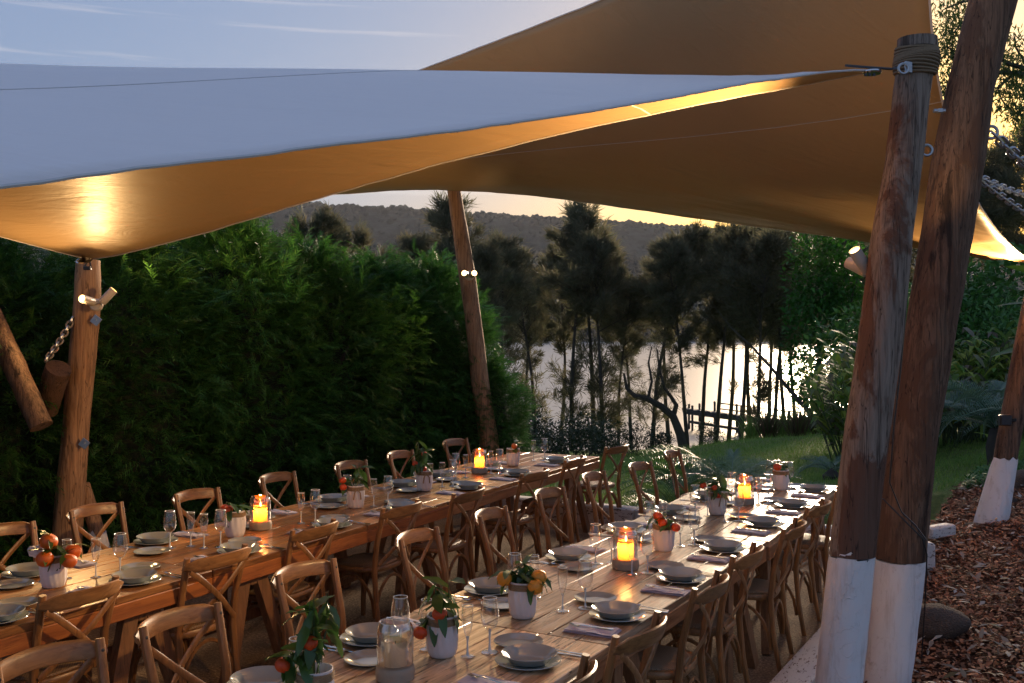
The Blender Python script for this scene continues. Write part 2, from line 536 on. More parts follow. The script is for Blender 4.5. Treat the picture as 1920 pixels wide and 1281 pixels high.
t = NT('limewash_paint'); v = t.coord('Object')
n1 = t.noise(t.coord('Object', (6, 6, 2.5)), 1.6, 7, .6, .6)
crk = t.ramp(t.noise(t.coord('Object', (2.3, 2.3, 1.4), rand=True), 2.2, 4, .55, 1.0), [(.494, 0.0), (.5, 1.0), (.506, 0.0)])
dirt = t.ramp(t.noise(t.coord('Object', (5, 5, 5), rand=True), 2.2, 6, .7), [(.58, 0.0), (.72, .55)])
dirt2 = t.ramp(t.noise(t.coord('Object', (9, 9, 1.2), rand=True), 2.0, 7, .7), [(.52, 0.0), (.66, .45)])
cc = t.mix(dirt, (.82, .79, .78), (.34, .26, .20)); cc = t.mix(dirt2, cc, (.48, .43, .38))
b = t.bump(n1, .5, .012); b = t.bump(crk, .5, .006, b)
M['white_paint'] = t.end(t.bsdf(cc, .62, 0, b, .35))

t = NT('peeling_white_sleeper'); v = t.coord('Object', rand=True)
chips = t.ramp(t.noise(t.coord('Object', (6, 18, 18), rand=True), 3.0, 8, .7), [(.56, 0.0), (.60, 1.0)])
cc = t.mix(chips, (.60, .57, .54), (.15, .10, .07))
M['sleeper'] = t.end(t.bsdf(cc, .7, 0, t.bump(chips, -.4, .003), .3))

# ground materials
t = NT('crushed_granite'); v = t.coord('Object')
f1 = t.noise(v, 60, 6, .7); f2 = t.noise(v, 3, 5)
cc = t.ramp(f1, [(.32, (0.075, 0.045, 0.027)), (.5, (0.255, 0.158, 0.090)), (.68, (0.510, 0.345, 0.210))])
cc = t.mix(t.ramp(f2, [(.4, 0.0), (.65, .5)]), cc, (.10, .06, .035))
M['gravel'] = t.end(t.bsdf(cc, .9, 0, t.bump(f1, .8, .012), .2))
t = NT('bark_mulch_bed'); v = t.coord('Object')
f1 = t.noise(v, 38, 7, .75); f2 = t.noise(v, 2.2, 5)
cc = t.ramp(f1, [(.34, (0.028, 0.014, 0.008)), (.52, (0.133, 0.053, 0.028)), (.68, (0.322, 0.140, 0.073))])
cc = t.mix(t.ramp(f2, [(.45, 0.0), (.65, .6)]), cc, (.03, .017, .011))
M['mulch'] = t.end(t.bsdf(cc, .95, 0, t.bump(f1, 1.0, .03), .1))
t = NT('lawn_soil'); v = t.coord('Object')
f1 = t.noise(v, 26, 7, .75); f2 = t.noise(v, .55, 6, .6); f3 = t.noise(v, .12, 3)
cc = t.ramp(f1, [(.32, (0.039, 0.085, 0.016)), (.5, (0.124, 0.221, 0.036)), (.68, (0.247, 0.325, 0.072))])
cc = t.mix(t.ramp(f2, [(.45, 0.0), (.62, .7)]), cc, (.15, .145, .055))
cc = t.mix(t.ramp(f3, [(.5, 0.0), (.7, .4)]), cc, (.05, .045, .022))
M['lawn'] = t.end(t.bsdf(cc, .9, 0, t.bump(f1, .9, .04), .15))
M['chips'] = m_leaf('bark_chips', [(0.063, 0.030, 0.019), (0.238, 0.092, 0.047), (0.401, 0.167, 0.088), (0.163, 0.073, 0.041), (0.547, 0.292, 0.163)], .85, 0.0, .15)
M['litter'] = m_leaf('dry_litter', [(.42, .33, .26), (.20, .13, .08), (.55, .47, .40), (.12, .10, .05)], .8, .1, .2)
M['blades'] = m_leaf('grass_blades', [(0.130, 0.260, 0.040), (0.227, 0.374, 0.065), (0.358, 0.423, 0.114), (0.163, 0.308, 0.048)], .6, .35)
M['granite'] = m_plain('brown_boulder', (.12, .08, .06), .95, 0, .6, 14, 1.0, .04)

# water
t = NT('lake_water')
v = t.coord('Object', (.55, 1.0, 1.0))
w = t.noise(v, .9, 4, .6); w2 = t.noise(v, .05, 3)
cmb = t.n('ShaderNodeCombineXYZ'); cmb.inputs[0].default_value = .0; cmb.inputs[1].default_value = -.045; cmb.inputs[2].default_value = 1.0   # onshore tilt added so the ripples mirror brighter sky
nrm = t.n('ShaderNodeVectorMath', operation='NORMALIZE'); t.l(cmb.outputs[0], nrm.inputs[0])
bm = t.bump(w, .12, .03, nrm.outputs[0])
gl = t.n('ShaderNodeBsdfGlossy'); gl.inputs['Roughness'].default_value = .36; gl.inputs['Color'].default_value = (.60, .58, .55, 1); t.l(bm, gl.inputs['Normal'])
df = t.n('ShaderNodeBsdfDiffuse'); df.inputs['Color'].default_value = (.03, .036, .034, 1)
mx = t.n('ShaderNodeMixShader'); mx.inputs[0].default_value = .88
t.l(df.outputs[0], mx.inputs[1]); t.l(gl.outputs[0], mx.inputs[2])
M['water'] = t.end(mx)

# foliage
M['cypress'] = m_leaf('cypress_foliage', [(0.018, 0.069, 0.014), (0.040, 0.138, 0.022), (0.069, 0.200, 0.035), (0.025, 0.094, 0.018), (0.119, 0.237, 0.050)], .5, .30)
M['cypress_core'] = m_plain('cypress_shade_core', (.012, .018, .008), .95, 0, .5, 12, .5, .02)  # near-black colour paints the shade inside the hedge
M['casuarina'] = m_leaf('casuarina_needles', [(.085, .088, .050), (.13, .125, .075), (.17, .14, .080), (.10, .115, .065), (.15, .15, .085)], .6, .5)
M['euc'] = m_leaf('gum_leaves', [(.035, .075, .018), (.07, .12, .03), (.10, .11, .035), (.05, .09, .022)], .45, .35)
M['vine'] = m_leaf('vine_leaves', [(.025, .12, .014), (.06, .22, .025), (.02, .08, .014)], .5, .35)
M['shrub'] = m_leaf('shrub_leaves', [(0.036, 0.120, 0.024), (0.078, 0.204, 0.038), (0.048, 0.144, 0.030)], .5, .3)
M['shrub_dark'] = m_leaf('bank_shrub_leaves', [(.022, .034, .014), (.040, .055, .020), (.03, .045, .018)], .5, .3)
M['ginger'] = m_leaf('ginger_leaves', [(.08, .17, .025), (.17, .27, .04), (.32, .34, .06), (.12, .20, .045), (.22, .17, .14), (.10, .20, .03)], .65, .35, .15)
M['cycad'] = m_leaf('cycad_frond', [(0.053, 0.112, 0.060), (0.090, 0.165, 0.098), (0.135, 0.210, 0.150)], .28, .2, .6)
M['palm'] = m_leaf('palm_frond', [(0.035, 0.098, 0.021), (0.070, 0.154, 0.028), (0.098, 0.182, 0.042)], .35, .3, .5)
M['big_leaf'] = m_leaf('broad_leaf', [(.03, .085, .015), (.06, .13, .02)], .35, .35, .5)
M['citrus'] = m_leaf('citrus_leaf', [(0.024, 0.066, 0.014), (0.048, 0.108, 0.022), (0.078, 0.144, 0.030)], .32, .2, .5)
M['dry'] = m_leaf('dry_grass', [(.09, .045, .03), (.14, .08, .05), (.10, .10, .035), (.05, .08, .02)], .7, .3)
t = NT('distant_forest'); v = t.coord('Object')
f = t.noise(v, .05, 6, .7); f2 = t.noise(v, .006, 3)
cc = t.ramp(f, [(.40, (.008, .013, .011)), (.60, (.026, .038, .032))])
M['hill'] = t.end(t.bsdf(cc, .95, 0, t.bump(f, 1.0, 6.0), .05))
# ================================================================== land, water, hills
U = np.array([math.sin(R_(28.6)), math.cos(R_(28.6))])       # along the tables
BX, BY = 1.97, 6.5                                           # a point of the right-hand edging
def s_right(x, y): return (x - BX) * .867 - (y - BY) * .4985
def s_left(x, y): return -((x + 1.74) * .887 - (y - 5.475) * .462) - 1.55
WATER_Z = -5.9
def smooth(a, b, x):
    q = min(1, max(0, (x - a) / (b - a))); return q * q * (3 - 2 * q)
def gz(x, y):
    tt = max(0.0, y - 11.0)
    b = -0.078 * tt - 0.0006 * tt * tt
    s = s_right(x, y)
    r = .09 * min(1.5, max(0.0, s)) + .1 * max(0.0, x - 2.5) * min(1, max(0, s + 1.2)) if y < 11 else .09 * min(1.5, max(0.0, s)) + .1 * max(0.0, x - 2.5)
    r = min(r, 2.6) * (1 - smooth(26, 52, y))
    inside = s < .15 and y < 11.5
    n = .05 * nz(x, y, .35, 3) + (.22 * nz(x, y, .12, 9) * smooth(14, 30, y))
    z = b + (r if not inside else r * smooth(-.1, .15, s)) + n * (0 if inside else 1)
    if inside or (y < 11.2 and s < .15): z = min(z, 0) - .05
    return max(z, WATER_Z - 1.5)

def grid_sheet(name, xs, ys, zf, mat, **kw):
    X, Y = np.meshgrid(xs, ys, indexing='ij')
    Z = np.vectorize(zf)(X, Y)
    V = np.stack([X, Y, Z], -1).reshape(-1, 3)
    nx, ny = len(xs), len(ys)
    i = np.arange((nx - 1))[:, None] * ny + np.arange(ny - 1)[None]
    Fc = np.stack([i, i + ny, i + ny + 1, i + 1], -1).reshape(-1, 4)
    o = obj(name, np_mesh(name, V, Fc, [mat], True))
    tag(o, **kw); return o
xs = np.unique(np.concatenate([np.arange(-70, -8, 2.5), np.arange(-8, 14, .35), np.arange(14, 90, 2.5)]))
ys = np.unique(np.concatenate([np.arange(-8, 0, 1.), np.arange(0, 22, .35), np.arange(22, 78, 1.0)]))
grid_sheet('ground', xs, ys, gz, M['lawn'], kind='structure')

# patio of crushed granite
c0 = (BX - .62 * 0, BY)
def line_pt(s, u):   # patio coordinates: s to the right of the right-hand edging, u along it from BX,BY
    return (BX + .867 * s + .4985 * u, BY - .4985 * s + .867 * u)
V = []; pf = []
gs = np.linspace(-5.15, .05, 27); gu = np.linspace(-12, 3.30, 70)
for s in gs:
    for u in gu:
        x, y = line_pt(s, u); V.append((x, y, .0 + .006 * nz(x, y, 3)))
for i in range(len(gs) - 1):
    for j in range(len(gu) - 1):
        a = i * len(gu) + j; pf.append((a, a + len(gu), a + len(gu) + 1, a + 1))
tag(obj('patio_gravel', np_mesh('patio_gravel', np.array(V), np.array(pf), [M['gravel']], True)), kind='structure')

# mulch bed on the right, a little proud of the ground
def mulch_in(x, y):
    return s_right(x, y) > .16 and y < 12.2 + .5 * nz(x, y, .6, 5) - .1 * (x - 5)
V = {}; fl = []
h = .16
def vid(i, j):
    if (i, j) not in V:
        x, y = i * h, j * h; V[(i, j)] = (len(V), x, y, gz(x, y) + .035 + .035 * nz(x, y, 1.6) + .02 * nz(x, y, 6))
    return V[(i, j)][0]
for i in range(int(-4 / h), int(11 / h)):
    for j in range(int(1 / h), int(13.5 / h)):
        if mulch_in((i + .5) * h, (j + .5) * h):
            fl.append((vid(i, j), vid(i + 1, j), vid(i + 1, j + 1), vid(i, j + 1)))
Vv = np.array([v[1:] for v in sorted(V.values())])
tag(obj('mulch_bed', np_mesh('mulch_bed', Vv, np.array(fl), [M['mulch']], True)), kind='structure')
def mz(x, y): return gz(x, y) + .035 + .035 * nz(x, y, 1.6) + .02 * nz(x, y, 6)

# loose bark chips
P = []
while len(P) < 26000:
    y = rng.uniform(3.4, 12.4); x = rng.uniform(1.2, 8.5)
    if abs(x / y) < .62 and mulch_in(x, y) and rng.random() < 1.2 - y / 16: P.append((x, y))
P = np.array(P)
zz = np.array([mz(x, y) for x, y in P]) + rng.uniform(0, .022, len(P))
tv = np.array([(-.5, -.16, 0), (.1, -.24, .10), (.5, -.08, .02), (.42, .18, 0), (-.1, .22, .12), (-.5, .1, .03)])
tf = np.array([(0, 1, 4), (0, 4, 5), (1, 2, 3), (1, 3, 4)])
X = rdir(len(P)); X[:, 2] *= .35; Up = rdir(len(P)) * .5 + np.array([0, 0, 1.])
V_, F_ = scatter(tv, tf, np.column_stack([P, zz]), frames(X, Up), rng.uniform(.015, .055, len(P)))
tag(obj('bark_chips', np_mesh('bark_chips', V_, F_, [M['chips']])), 'loose reddish brown bark chips covering the sloping bed behind the white based poles', 'bark mulch', kind='stuff')

# paler litter among the chips: dry leaves and twigs
k = rng.integers(0, len(P), 1500)
lv = np.array([(-.5, 0, 0), (-.1, .16, .06), (-.1, -.16, .06), (.5, 0, .02)]); lf_ = np.array([(0, 2, 1), (1, 2, 3)])
X = rdir(len(k)); X[:, 2] *= .3
V_, F_ = scatter(lv, lf_, np.column_stack([P[k] + rng.normal(0, .03, (len(k), 2)), zz[k] + .02]), frames(X, rdir(len(k)) * .4 + np.array([0, 0, 1.])), rng.uniform(.04, .12, len(k)))
tag(obj('leaf_litter', np_mesh('leaf_litter', V_, F_, [M['litter']])), 'pale dry leaves and twigs strewn over the bark mulch', 'leaf litter', kind='stuff')

# lawn blades
P = []
while len(P) < 52000:
    y = 9.5 + 24 * rng.random() ** 1.5; x = rng.uniform(-.2, .62) * y
    if y > 11.4 and not mulch_in(x, y) and not (s_right(x, y) < .2 and y < 11.9): P.append((x, y))
P = np.array(P); zz = np.array([gz(x, y) for x, y in P])
tv = np.array([(-.06, 0, 0), (.06, 0, 0), (.15, .1, .55), (.35, .2, 1.)])
tf = np.array([(0, 1, 2), (0, 2, 3)])
X = rdir(len(P)); X[:, 2] = 0
V_, F_ = scatter(tv, tf, np.column_stack([P, zz]), frames(X, np.tile([0., 0, 1], (len(P), 1)) + rdir(len(P)) * .3), rng.uniform(.04, .10, len(P)) * (1 + P[:, 1] / 30))
tag(obj('lawn_grass', np_mesh('lawn_grass', V_, F_, [M['blades']])), 'short green lawn sloping down from the patio to the lake', 'grass', kind='stuff')

# ground cover between mulch and lawn
P = []
while len(P) < 9000:
    y = rng.uniform(10.4, 14.0); x = rng.uniform(.36, .58) * y
    if s_right(x, y) > .25 and abs(y - 12.1 - .7 * nz(x, y, .8)) < .9 : P.append((x, y))
P = np.array(P); zz = np.array([gz(x, y) for x, y in P]) + rng.uniform(.02, .14, len(P))
leaf_t = np.array([(0, 0, 0), (.4, .25, .08), (.4, -.25, .08), (1, 0, -.05)]); leaf_f = np.array([(0, 2, 1), (1, 2, 3)])
V_, F_ = scatter(leaf_t, leaf_f, np.column_stack([P, zz]), frames(rdir(len(P)) * [1, 1, .5], np.tile([0., 0, 1], (len(P), 1))), rng.uniform(.03, .07, len(P)))
tag(obj('ground_cover', np_mesh('ground_cover', V_, F_, [M['shrub']])), 'low leafy ground cover strip between the mulch bed and the lawn', 'ground cover', kind='stuff')

# water
wx = np.linspace(-900, 1500, 3); wy = np.array([45., 400., 1000.])
grid_sheet('lake_water', wx, wy, lambda x, y: WATER_Z, M['water'], kind='structure')

# hills beyond the lake
def ridge(px): return np.interp(px, [-900, 300, 520, 800, 1000, 1150, 1300, 1600, 2200, 3000], [380, 383, 388, 402, 416, 424, 436, 446, 455, 470])
def hill_z(x, y, Dr, f, amp):
    px = CX + F_PX * x / Dr
    top = CZ + (HY - f(px)) / F_PX * Dr
    q = smooth(Dr - 300, Dr, y) if y < Dr else 1 - .3 * smooth(Dr, Dr + 300, y)
    q = q ** .8
    big = .06 * nz(x, y, 1 / 120., 4) + .03 * nz(x, y, 1 / 40., 2)
    return WATER_Z + (top - WATER_Z) * max(0, q * (1 + big * 2 * (1 - q))) + amp * (nz(x, y, 1 / 9., 1) + .6 * nz(x, y, 1 / 4.5, 6)) * min(1, q * 4)
xs = np.linspace(-1000, 1500, 420); ys = np.concatenate([np.linspace(840, 1150, 60), np.linspace(1165, 1500, 12)])
grid_sheet('far_hill', xs, ys, lambda x, y: hill_z(x, y, 1150, ridge, 2.2), M['hill'], kind='structure')
f2 = lambda px: np.interp(px, [-900, 300, 600, 900, 1200, 1700, 3000], [470, 452, 462, 478, 492, 500, 500])
xs = np.linspace(-700, 1100, 300); ys = np.concatenate([np.linspace(640, 860, 40), np.linspace(880, 1100, 8)])
grid_sheet('near_hill', xs, ys, lambda x, y: hill_z(x, y, 860, f2, 2.6) - 1.0, M['hill'], kind='structure')
# tree crowns standing on the two hills: one mass of forest
phi = (1 + 5 ** .5) / 2
ico = np.array([(-1, phi, 0), (1, phi, 0), (-1, -phi, 0), (1, -phi, 0), (0, -1, phi), (0, 1, phi), (0, -1, -phi), (0, 1, -phi), (phi, 0, -1), (phi, 0, 1), (-phi, 0, -1), (-phi, 0, 1)]) / 1.9
icf = np.array([(0, 11, 5), (0, 5, 1), (0, 1, 7), (0, 7, 10), (0, 10, 11), (1, 5, 9), (5, 11, 4), (11, 10, 2), (10, 7, 6), (7, 1, 8), (3, 9, 4), (3, 4, 2), (3, 2, 6), (3, 6, 8), (3, 8, 9), (4, 9, 5), (2, 4, 11), (6, 2, 10), (8, 6, 7), (9, 8, 1)])
P = []; S = []
for k in range(5200):
    if k % 2:
        px = rng.uniform(250, 2100); D = 1150 - abs(rng.normal(0, 10)); f = ridge; Dr = 1150; amp = 3
    elif k % 4:
        px = rng.uniform(250, 2100); D = rng.uniform(950, 1150); f = ridge; Dr = 1150; amp = 3
    else:
        px = rng.uniform(250, 2000); D = rng.uniform(740, 860); f = f2; Dr = 860; amp = 2.6
    x = (px - CX) / F_PX * D
    P.append((x, D, hill_z(x, D, Dr, f, amp) + rng.uniform(-2, 3.5))); w = rng.uniform(1.6, 4.6); S.append((w, w, w * rng.uniform(.7, 1.1)))
P = np.array(P); S = np.array(S)
V_, F_ = scatter(ico, icf, P, frames(rdir(len(P)), rdir(len(P))), S)
V_ += rng.normal(0, .55, V_.shape)
tag(obj('far_forest', np_mesh('far_forest', V_, F_, [M['hill']], False)), 'distant forested ridge beyond the lake, tree crowns uneven against the sunset', 'forest', kind='stuff')
# ================================================================== plants
def limb(mb, p0, d, L, r0, r1, n=5, seg=6, wob=.12, lift=.0):
    P = [np.array(p0, float)]; d = np.array(d, float); d /= np.linalg.norm(d)
    for i in range(seg):
        d = d + rng.normal(0, wob, 3) + np.array([0, 0, lift]); d /= np.linalg.norm(d)
        P.append(P[-1] + d * L / seg)
    mb.tube([tuple(p) for p in P], list(np.linspace(r0, r1, seg + 1)), n, cap=False)
    return P

# spray templates ---------------------------------------------------
def fan_template(n, length=1.0, wl=.34, width=.035, droop=.25, ang=38):
    V = []; Fc = []
    def tri(p0, p1, w):
        p0 = np.array(p0); p1 = np.array(p1); d = p1 - p0; s = np.cross(d, [0, 0, 1.]); s /= max(1e-6, np.linalg.norm(s))
        o = len(V); V.extend([p0 - s * w, p0 + s * w, p1]); Fc.append((o, o + 1, o + 2))
    tri((0, 0, 0), (length, 0, -droop), width * .8)
    for i in range(n):
        for sgn in (-1, 1):
            x = (.12 + .8 * i / n) * length; z = -droop * (x / length) ** 2
            a = R_(ang) * random.uniform(.7, 1.2); l = wl * (1 - .55 * i / n) * random.uniform(.75, 1.15)
            tri((x, 0, z), (x + l * math.cos(a), sgn * l * math.sin(a), z - droop * .35 * random.uniform(0, 1.6)), width)
    return np.array(V), np.array(Fc)
def needle_template(n, spread=.5, droop=.5, width=.012):
    V = []; Fc = []
    for i in range(n):
        d = np.array([1, 0, 0]) + rng.normal(0, spread, 3); d /= np.linalg.norm(d); L = random.uniform(.6, 1.1)
        s = np.cross(d, rdir(1)[0]); s /= np.linalg.norm(s)
        b = rng.normal(0, .10, 3); m = b + d * L * .55; e = b + d * L - np.array([0, 0, droop * L * .6])
        o = len(V); V.extend([b, m - s * width, m + s * width, e]); Fc.extend([(o, o + 1, o + 2), (o + 1, o + 3, o + 2)])
    return np.array(V), np.array(Fc)

# cypress hedge -------------------------------------------------------
def cypress_mesh(seed, hgt=3.0, rad=1.05, n=8200):
    r = np.random.default_rng(seed)
    pos = []; dirs = []
    while len(pos) < n:
        z = r.random() ** .8 * hgt; q = r.uniform(0, 2 * math.pi)
        tp = z / hgt
        R = rad * (1.0 - .18 * tp - .75 * max(0, tp - .78) / .22 * .9) * (1 + .30 * mnoise.noise(Vector((math.cos(q) * 1.3 + seed, math.sin(q) * 1.3, z * 1.3))) + .22 * mnoise.noise(Vector((math.cos(q) * 3, math.sin(q) * 3 + seed, z * 3.2))))
        k = 1 - .38 * r.random() ** 2.2 if r.random() > .05 else r.uniform(1.0, 1.16)
        pos.append((R * k * math.cos(q), R * k * math.sin(q), z * (1 + .05 * r.normal())))
        dirs.append((math.cos(q) * .9 + .5 * r.normal(), math.sin(q) * .9 + .5 * r.normal(), .25 + .9 * tp ** 3 + .35 * r.normal()))
    pos = np.array(pos); dirs = np.array(dirs)
    up = np.tile([0., 0, 1.], (n, 1)) + .35 * r.normal(size=(n, 3))
    Rm = frames(dirs, up)
    parts = []
    for k in range(3):
        tv, tf = fan_template(8, 1.0, .42, .022, .34 + .1 * k, 40)
        sel = np.arange(k, n, 3)
        parts.append(scatter(tv, tf, pos[sel], Rm[sel], r.uniform(.12, .31, len(sel))))
    V, Fc = merge(parts)
    return np_mesh('foliage', V, Fc, [M['cypress']])
def core_mesh(hgt, rad, mat):  # added dark blob, blocks see-through and stands for the bush's inner shade
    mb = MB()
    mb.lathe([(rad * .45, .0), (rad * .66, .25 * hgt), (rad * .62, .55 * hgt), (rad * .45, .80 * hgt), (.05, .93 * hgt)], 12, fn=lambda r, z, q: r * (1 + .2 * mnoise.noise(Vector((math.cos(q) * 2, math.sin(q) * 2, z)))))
    return mb.mesh('shade_core', mat)
cyp = []
for k in range(3):
    t_ = thing('cypress_shrub', 'x', 'shrub')
    obj('foliage', cypress_mesh(11 + k), t_)
    obj('shade_core', core_mesh(3.0, 1.05, M['cypress_core']), t_)
    mb = MB(); limb(mb, (0, 0, -.1), (0, 0, 1), 2.4, .07, .02); obj('trunk', mb.mesh('trunk', M['tri']), t_)
    cyp.append(t_)
hd = [(-2.6, -4.35, .96, 'at the far left edge of the picture, behind the leaning bare log'),
      (-1.2, -4.45, .97, 'directly behind the sawn log stump left of the lit pole'),
      (.2, -4.3, .95, 'immediately left of the lit sail pole'),
      (1.5, -4.0, .95, 'immediately right of the lit sail pole'),
      (2.8, -3.75, 1.0, 'second bush right of the lit sail pole'),
      (4.1, -3.65, 1.06, 'under the lower hem of the front sail, crown tallest'),
      (5.3, -3.5, .99, 'in the middle of the hedge below the distant twin conifers'),
      (6.4, -3.35, .98, 'second bush left of the pole with two round lamps'),
      (7.3, -3.15, 1.0, 'at the lake end of the hedge, around the pole with two lamps')]
for i, (tt, pp, sc, w) in enumerate(hd):
    x = -1.74 + .887 * pp + .462 * tt; y = 5.475 - .462 * pp + .887 * tt
    place(cyp[i % 3], 'feathery cypress bush ' + w, (x, y, min(0, gz(x, y)) - .05), rz=i * 2.1, group='cypress bushes of the hedge', scale=sc)
# second, lower row that closes the hedge near the patio
for i, (tt, pp, sc, w) in enumerate([(-3.2, -3.5, .72, 'low in the left corner behind the nearest chairs'), (7.2, -2.2, .55, 'at the lake end beside the double lamp pole foot')]):
    x = -1.74 + .887 * pp + .462 * tt; y = 5.475 - .462 * pp + .887 * tt
    place(cyp[i], 'short cypress bush, ' + w, (x, y, -.05), rz=i + .5, group='cypress bushes of the hedge', scale=sc)

# casuarinas on the bank ----------------------------------------------
def casuarina(seed, h=13.0, lean=(0, 0), crown0=.36, wid=2.3, ntuft=3300, low=5):
    r = np.random.default_rng(seed); global rng
    keep = rng; rng = r
    t_ = thing('casuarina_tree', 'x', 'tree')
    mb = MB()
    tr = [np.array([0, 0, -.4])]
    d = np.array([lean[0], lean[1], 1.0])
    for i in range(12):
        d = d + r.normal(0, .035, 3); d /= np.linalg.norm(d); tr.append(tr[-1] + d * (h * .99) / 12)
    mb.tube([tuple(p) for p in tr], list(np.linspace(.15, .02, 13)), 7, cap=False)
    br = MB(); tp = []; td = []
    nb = 46
    for b in range(nb):
        f = crown0 + (1 - crown0) * (b / nb) ** .9 if b >= low else r.uniform(.10, crown0)
        i = min(11, int(f * 12)); p = tr[i] + (tr[i + 1] - tr[i]) * (f * 12 - i)
        q = r.uniform(0, 2 * math.pi)
        prof = math.sin(math.pi * min(1, .18 + .82 * (1 - (f - crown0) / (1 - crown0)))) ** .7 if b >= low else .55
        if f > crown0: prof *= .4 + .6 * (1 - ((f - crown0) / (1 - crown0)) ** 2)
        L = wid * max(.22, prof) * r.uniform(.55, 1.15)
        P = limb(br, p, (math.cos(q), math.sin(q), r.uniform(.5, 1.3)), L, .035, .007, 4, 5, .16, .05)
        k = int(.52 * ntuft / nb * (L / wid + .35) * (1.0 if b >= low else .55))
        for _ in range(k):
            s = r.random() ** .38 * (len(P) - 1.001); j = int(s)
            a = P[j] + (P[j + 1] - P[j]) * (s - j) + r.normal(0, .13, 3)
            tp.append(a); dd = (P[j + 1] - P[j]); dd = dd / np.linalg.norm(dd) + r.normal(0, .45, 3); td.append(dd)
    for _ in range(int(ntuft * .03)):
        tp.append(tr[-1] + r.normal(0, .12, 3) - [0, 0, abs(r.normal(0, .6))]); td.append(np.array([0, 0, 1]) + r.normal(0, .3, 3))
    tp = np.array(tp); td = np.array(td)
    tv, tf = needle_template(8, .38, .30, .030)
    Rm = frames(td, rdir(len(tp), r))
    V, Fc = scatter(tv, tf, tp, Rm, r.uniform(.35, .80, len(tp)))
    obj('trunk', mb.mesh('trunk', M['tri']), t_); obj('branches', br.mesh('branches', M['tri']), t_)['kind'] = 'stuff'
    obj('crown', np_mesh('crown', V, Fc, [M['casuarina']]), t_)
    rng = keep
    return t_
cas = [casuarina(31, 13, (.02, 0), .34, 3.1, 3600, 12), casuarina(32, 12.5, (-.04, 0), .40, 2.7, 3000, 14), casuarina(33, 13.5, (.05, 0), .32, 3.6, 4200, 13), casuarina(34, 12, (-.12, .02), .38, 3.0, 3200, 13), casuarina(35, 13, (.01, 0), .50, 3.4, 4200, 1), casuarina(36, 13, (-.03, 0), .47, 3.0, 3800, 1)]
def tree_at(proto, px, top, D, label, rz, group='casuarina trees along the lake bank'):
    x = (px - CX) / F_PX * D; z0 = gz(x, D)
    h = CZ + (HY - top) / F_PX * D - z0
    return place(proto, label, (x, D, z0), rz, group, scale=h / {0: 13, 1: 12.5, 2: 13.5, 3: 12, 4: 13, 5: 13}[cas.index(proto)])
for k, px, top, D, rz, w in [
    (1, 925, 545, 50, 1.1, 'with thin leaning stem right behind the hedge end'),
    (0, 1003, 455, 52, .3, 'with slim crown, first clear stem right of the double lamp pole'),
    (2, 1072, 392, 50, 2.2, 'tallest and leftmost of the high crowns, its feathery tip against the sky'),
    (1, 1112, 382, 53, 4.0, 'with the highest split top against the sunset'),
    (3, 1133, 430, 49, 5.1, 'beside the highest split top, right shoulder lower'),
    (0, 1160, 520, 51, 2.9, 'with straight bare lower stem left of the crooked limb'),
    (2, 1222, 418, 49, 1.2, 'wide dark crown in the middle of the row'),
    (5, 1290, 455, 47, 0.2, 'leaning left, rising beside the outer end of the jetty'),
    (5, 1340, 425, 55, 3.1, 'pale crown behind the jetty railing'),
    (4, 1388, 432, 48, 4.4, 'its trunk crossing the jetty railing on the left'),
    (2, 1419, 445, 46, 5.6, 'with the thickest trunk in front of the jetty'),
    (5, 1448, 440, 54, 2.6, 'slender one right of the thickest trunk'),
    (5, 1472, 435, 47, .9, 'dark trunk at the middle of the jetty walkway'),
    (0, 1520, 440, 50, 3.7, 'behind the green vine covered tree'),
    (2, 1560, 452, 48, 1.9, 'at the shore end of the jetty'),
    (3, 1620, 446, 52, 4.9, 'partly behind the left of the two big poles')]:
    tree_at(cas[k], px, top, D, 'dark casuarina tree ' + w, rz)
for k, px, top, D, rz, w in [
    (2, 520, 398, 34, .4, 'broad wispy tree rising over the hedge under the sail hem'),
    (0, 455, 415, 36, 2.4, 'thin grey tree over the hedge, half covered by the front sail'),
    (2, 705, 408, 38, 3.3, 'left one of two dark conifers above the middle of the hedge'),
    (0, 745, 432, 39, 5.0, 'right one of two dark conifers above the middle of the hedge'),
    (1, 832, 368, 40, 1.5, 'narrow pointed conifer just left of the double lamp pole'),
    (3, 888, 450, 42, 4.2, 'small conifer showing right of the double lamp pole'),
    (1, 948, 440, 46, 2.0, 'pointed dark tree behind the hedge end')]:
    tree_at(cas[k], px, top, D, w, rz, 'trees behind the hedge')
for k, px, top, D, rz, w in [
    (2, 1690, 300, 40, 1.0, 'seen in the gap between the two big poles'),
    (0, 1790, 250, 42, 2.0, 'first right of the big brown pole, behind the chains'),
    (2, 1850, 232, 38, 3.0, 'tallest at the right edge, sky through its top'),
    (1, 1900, 270, 44, 4.0, 'close behind the tallest crown, with a pale stem'),
    (2, 1960, 240, 40, 5.0, 'cut by the right edge of the picture')]:
    tree_at(cas[k], px, top, D, 'tall tree of the right wood, ' + w, rz, 'trees of the wood on the right')

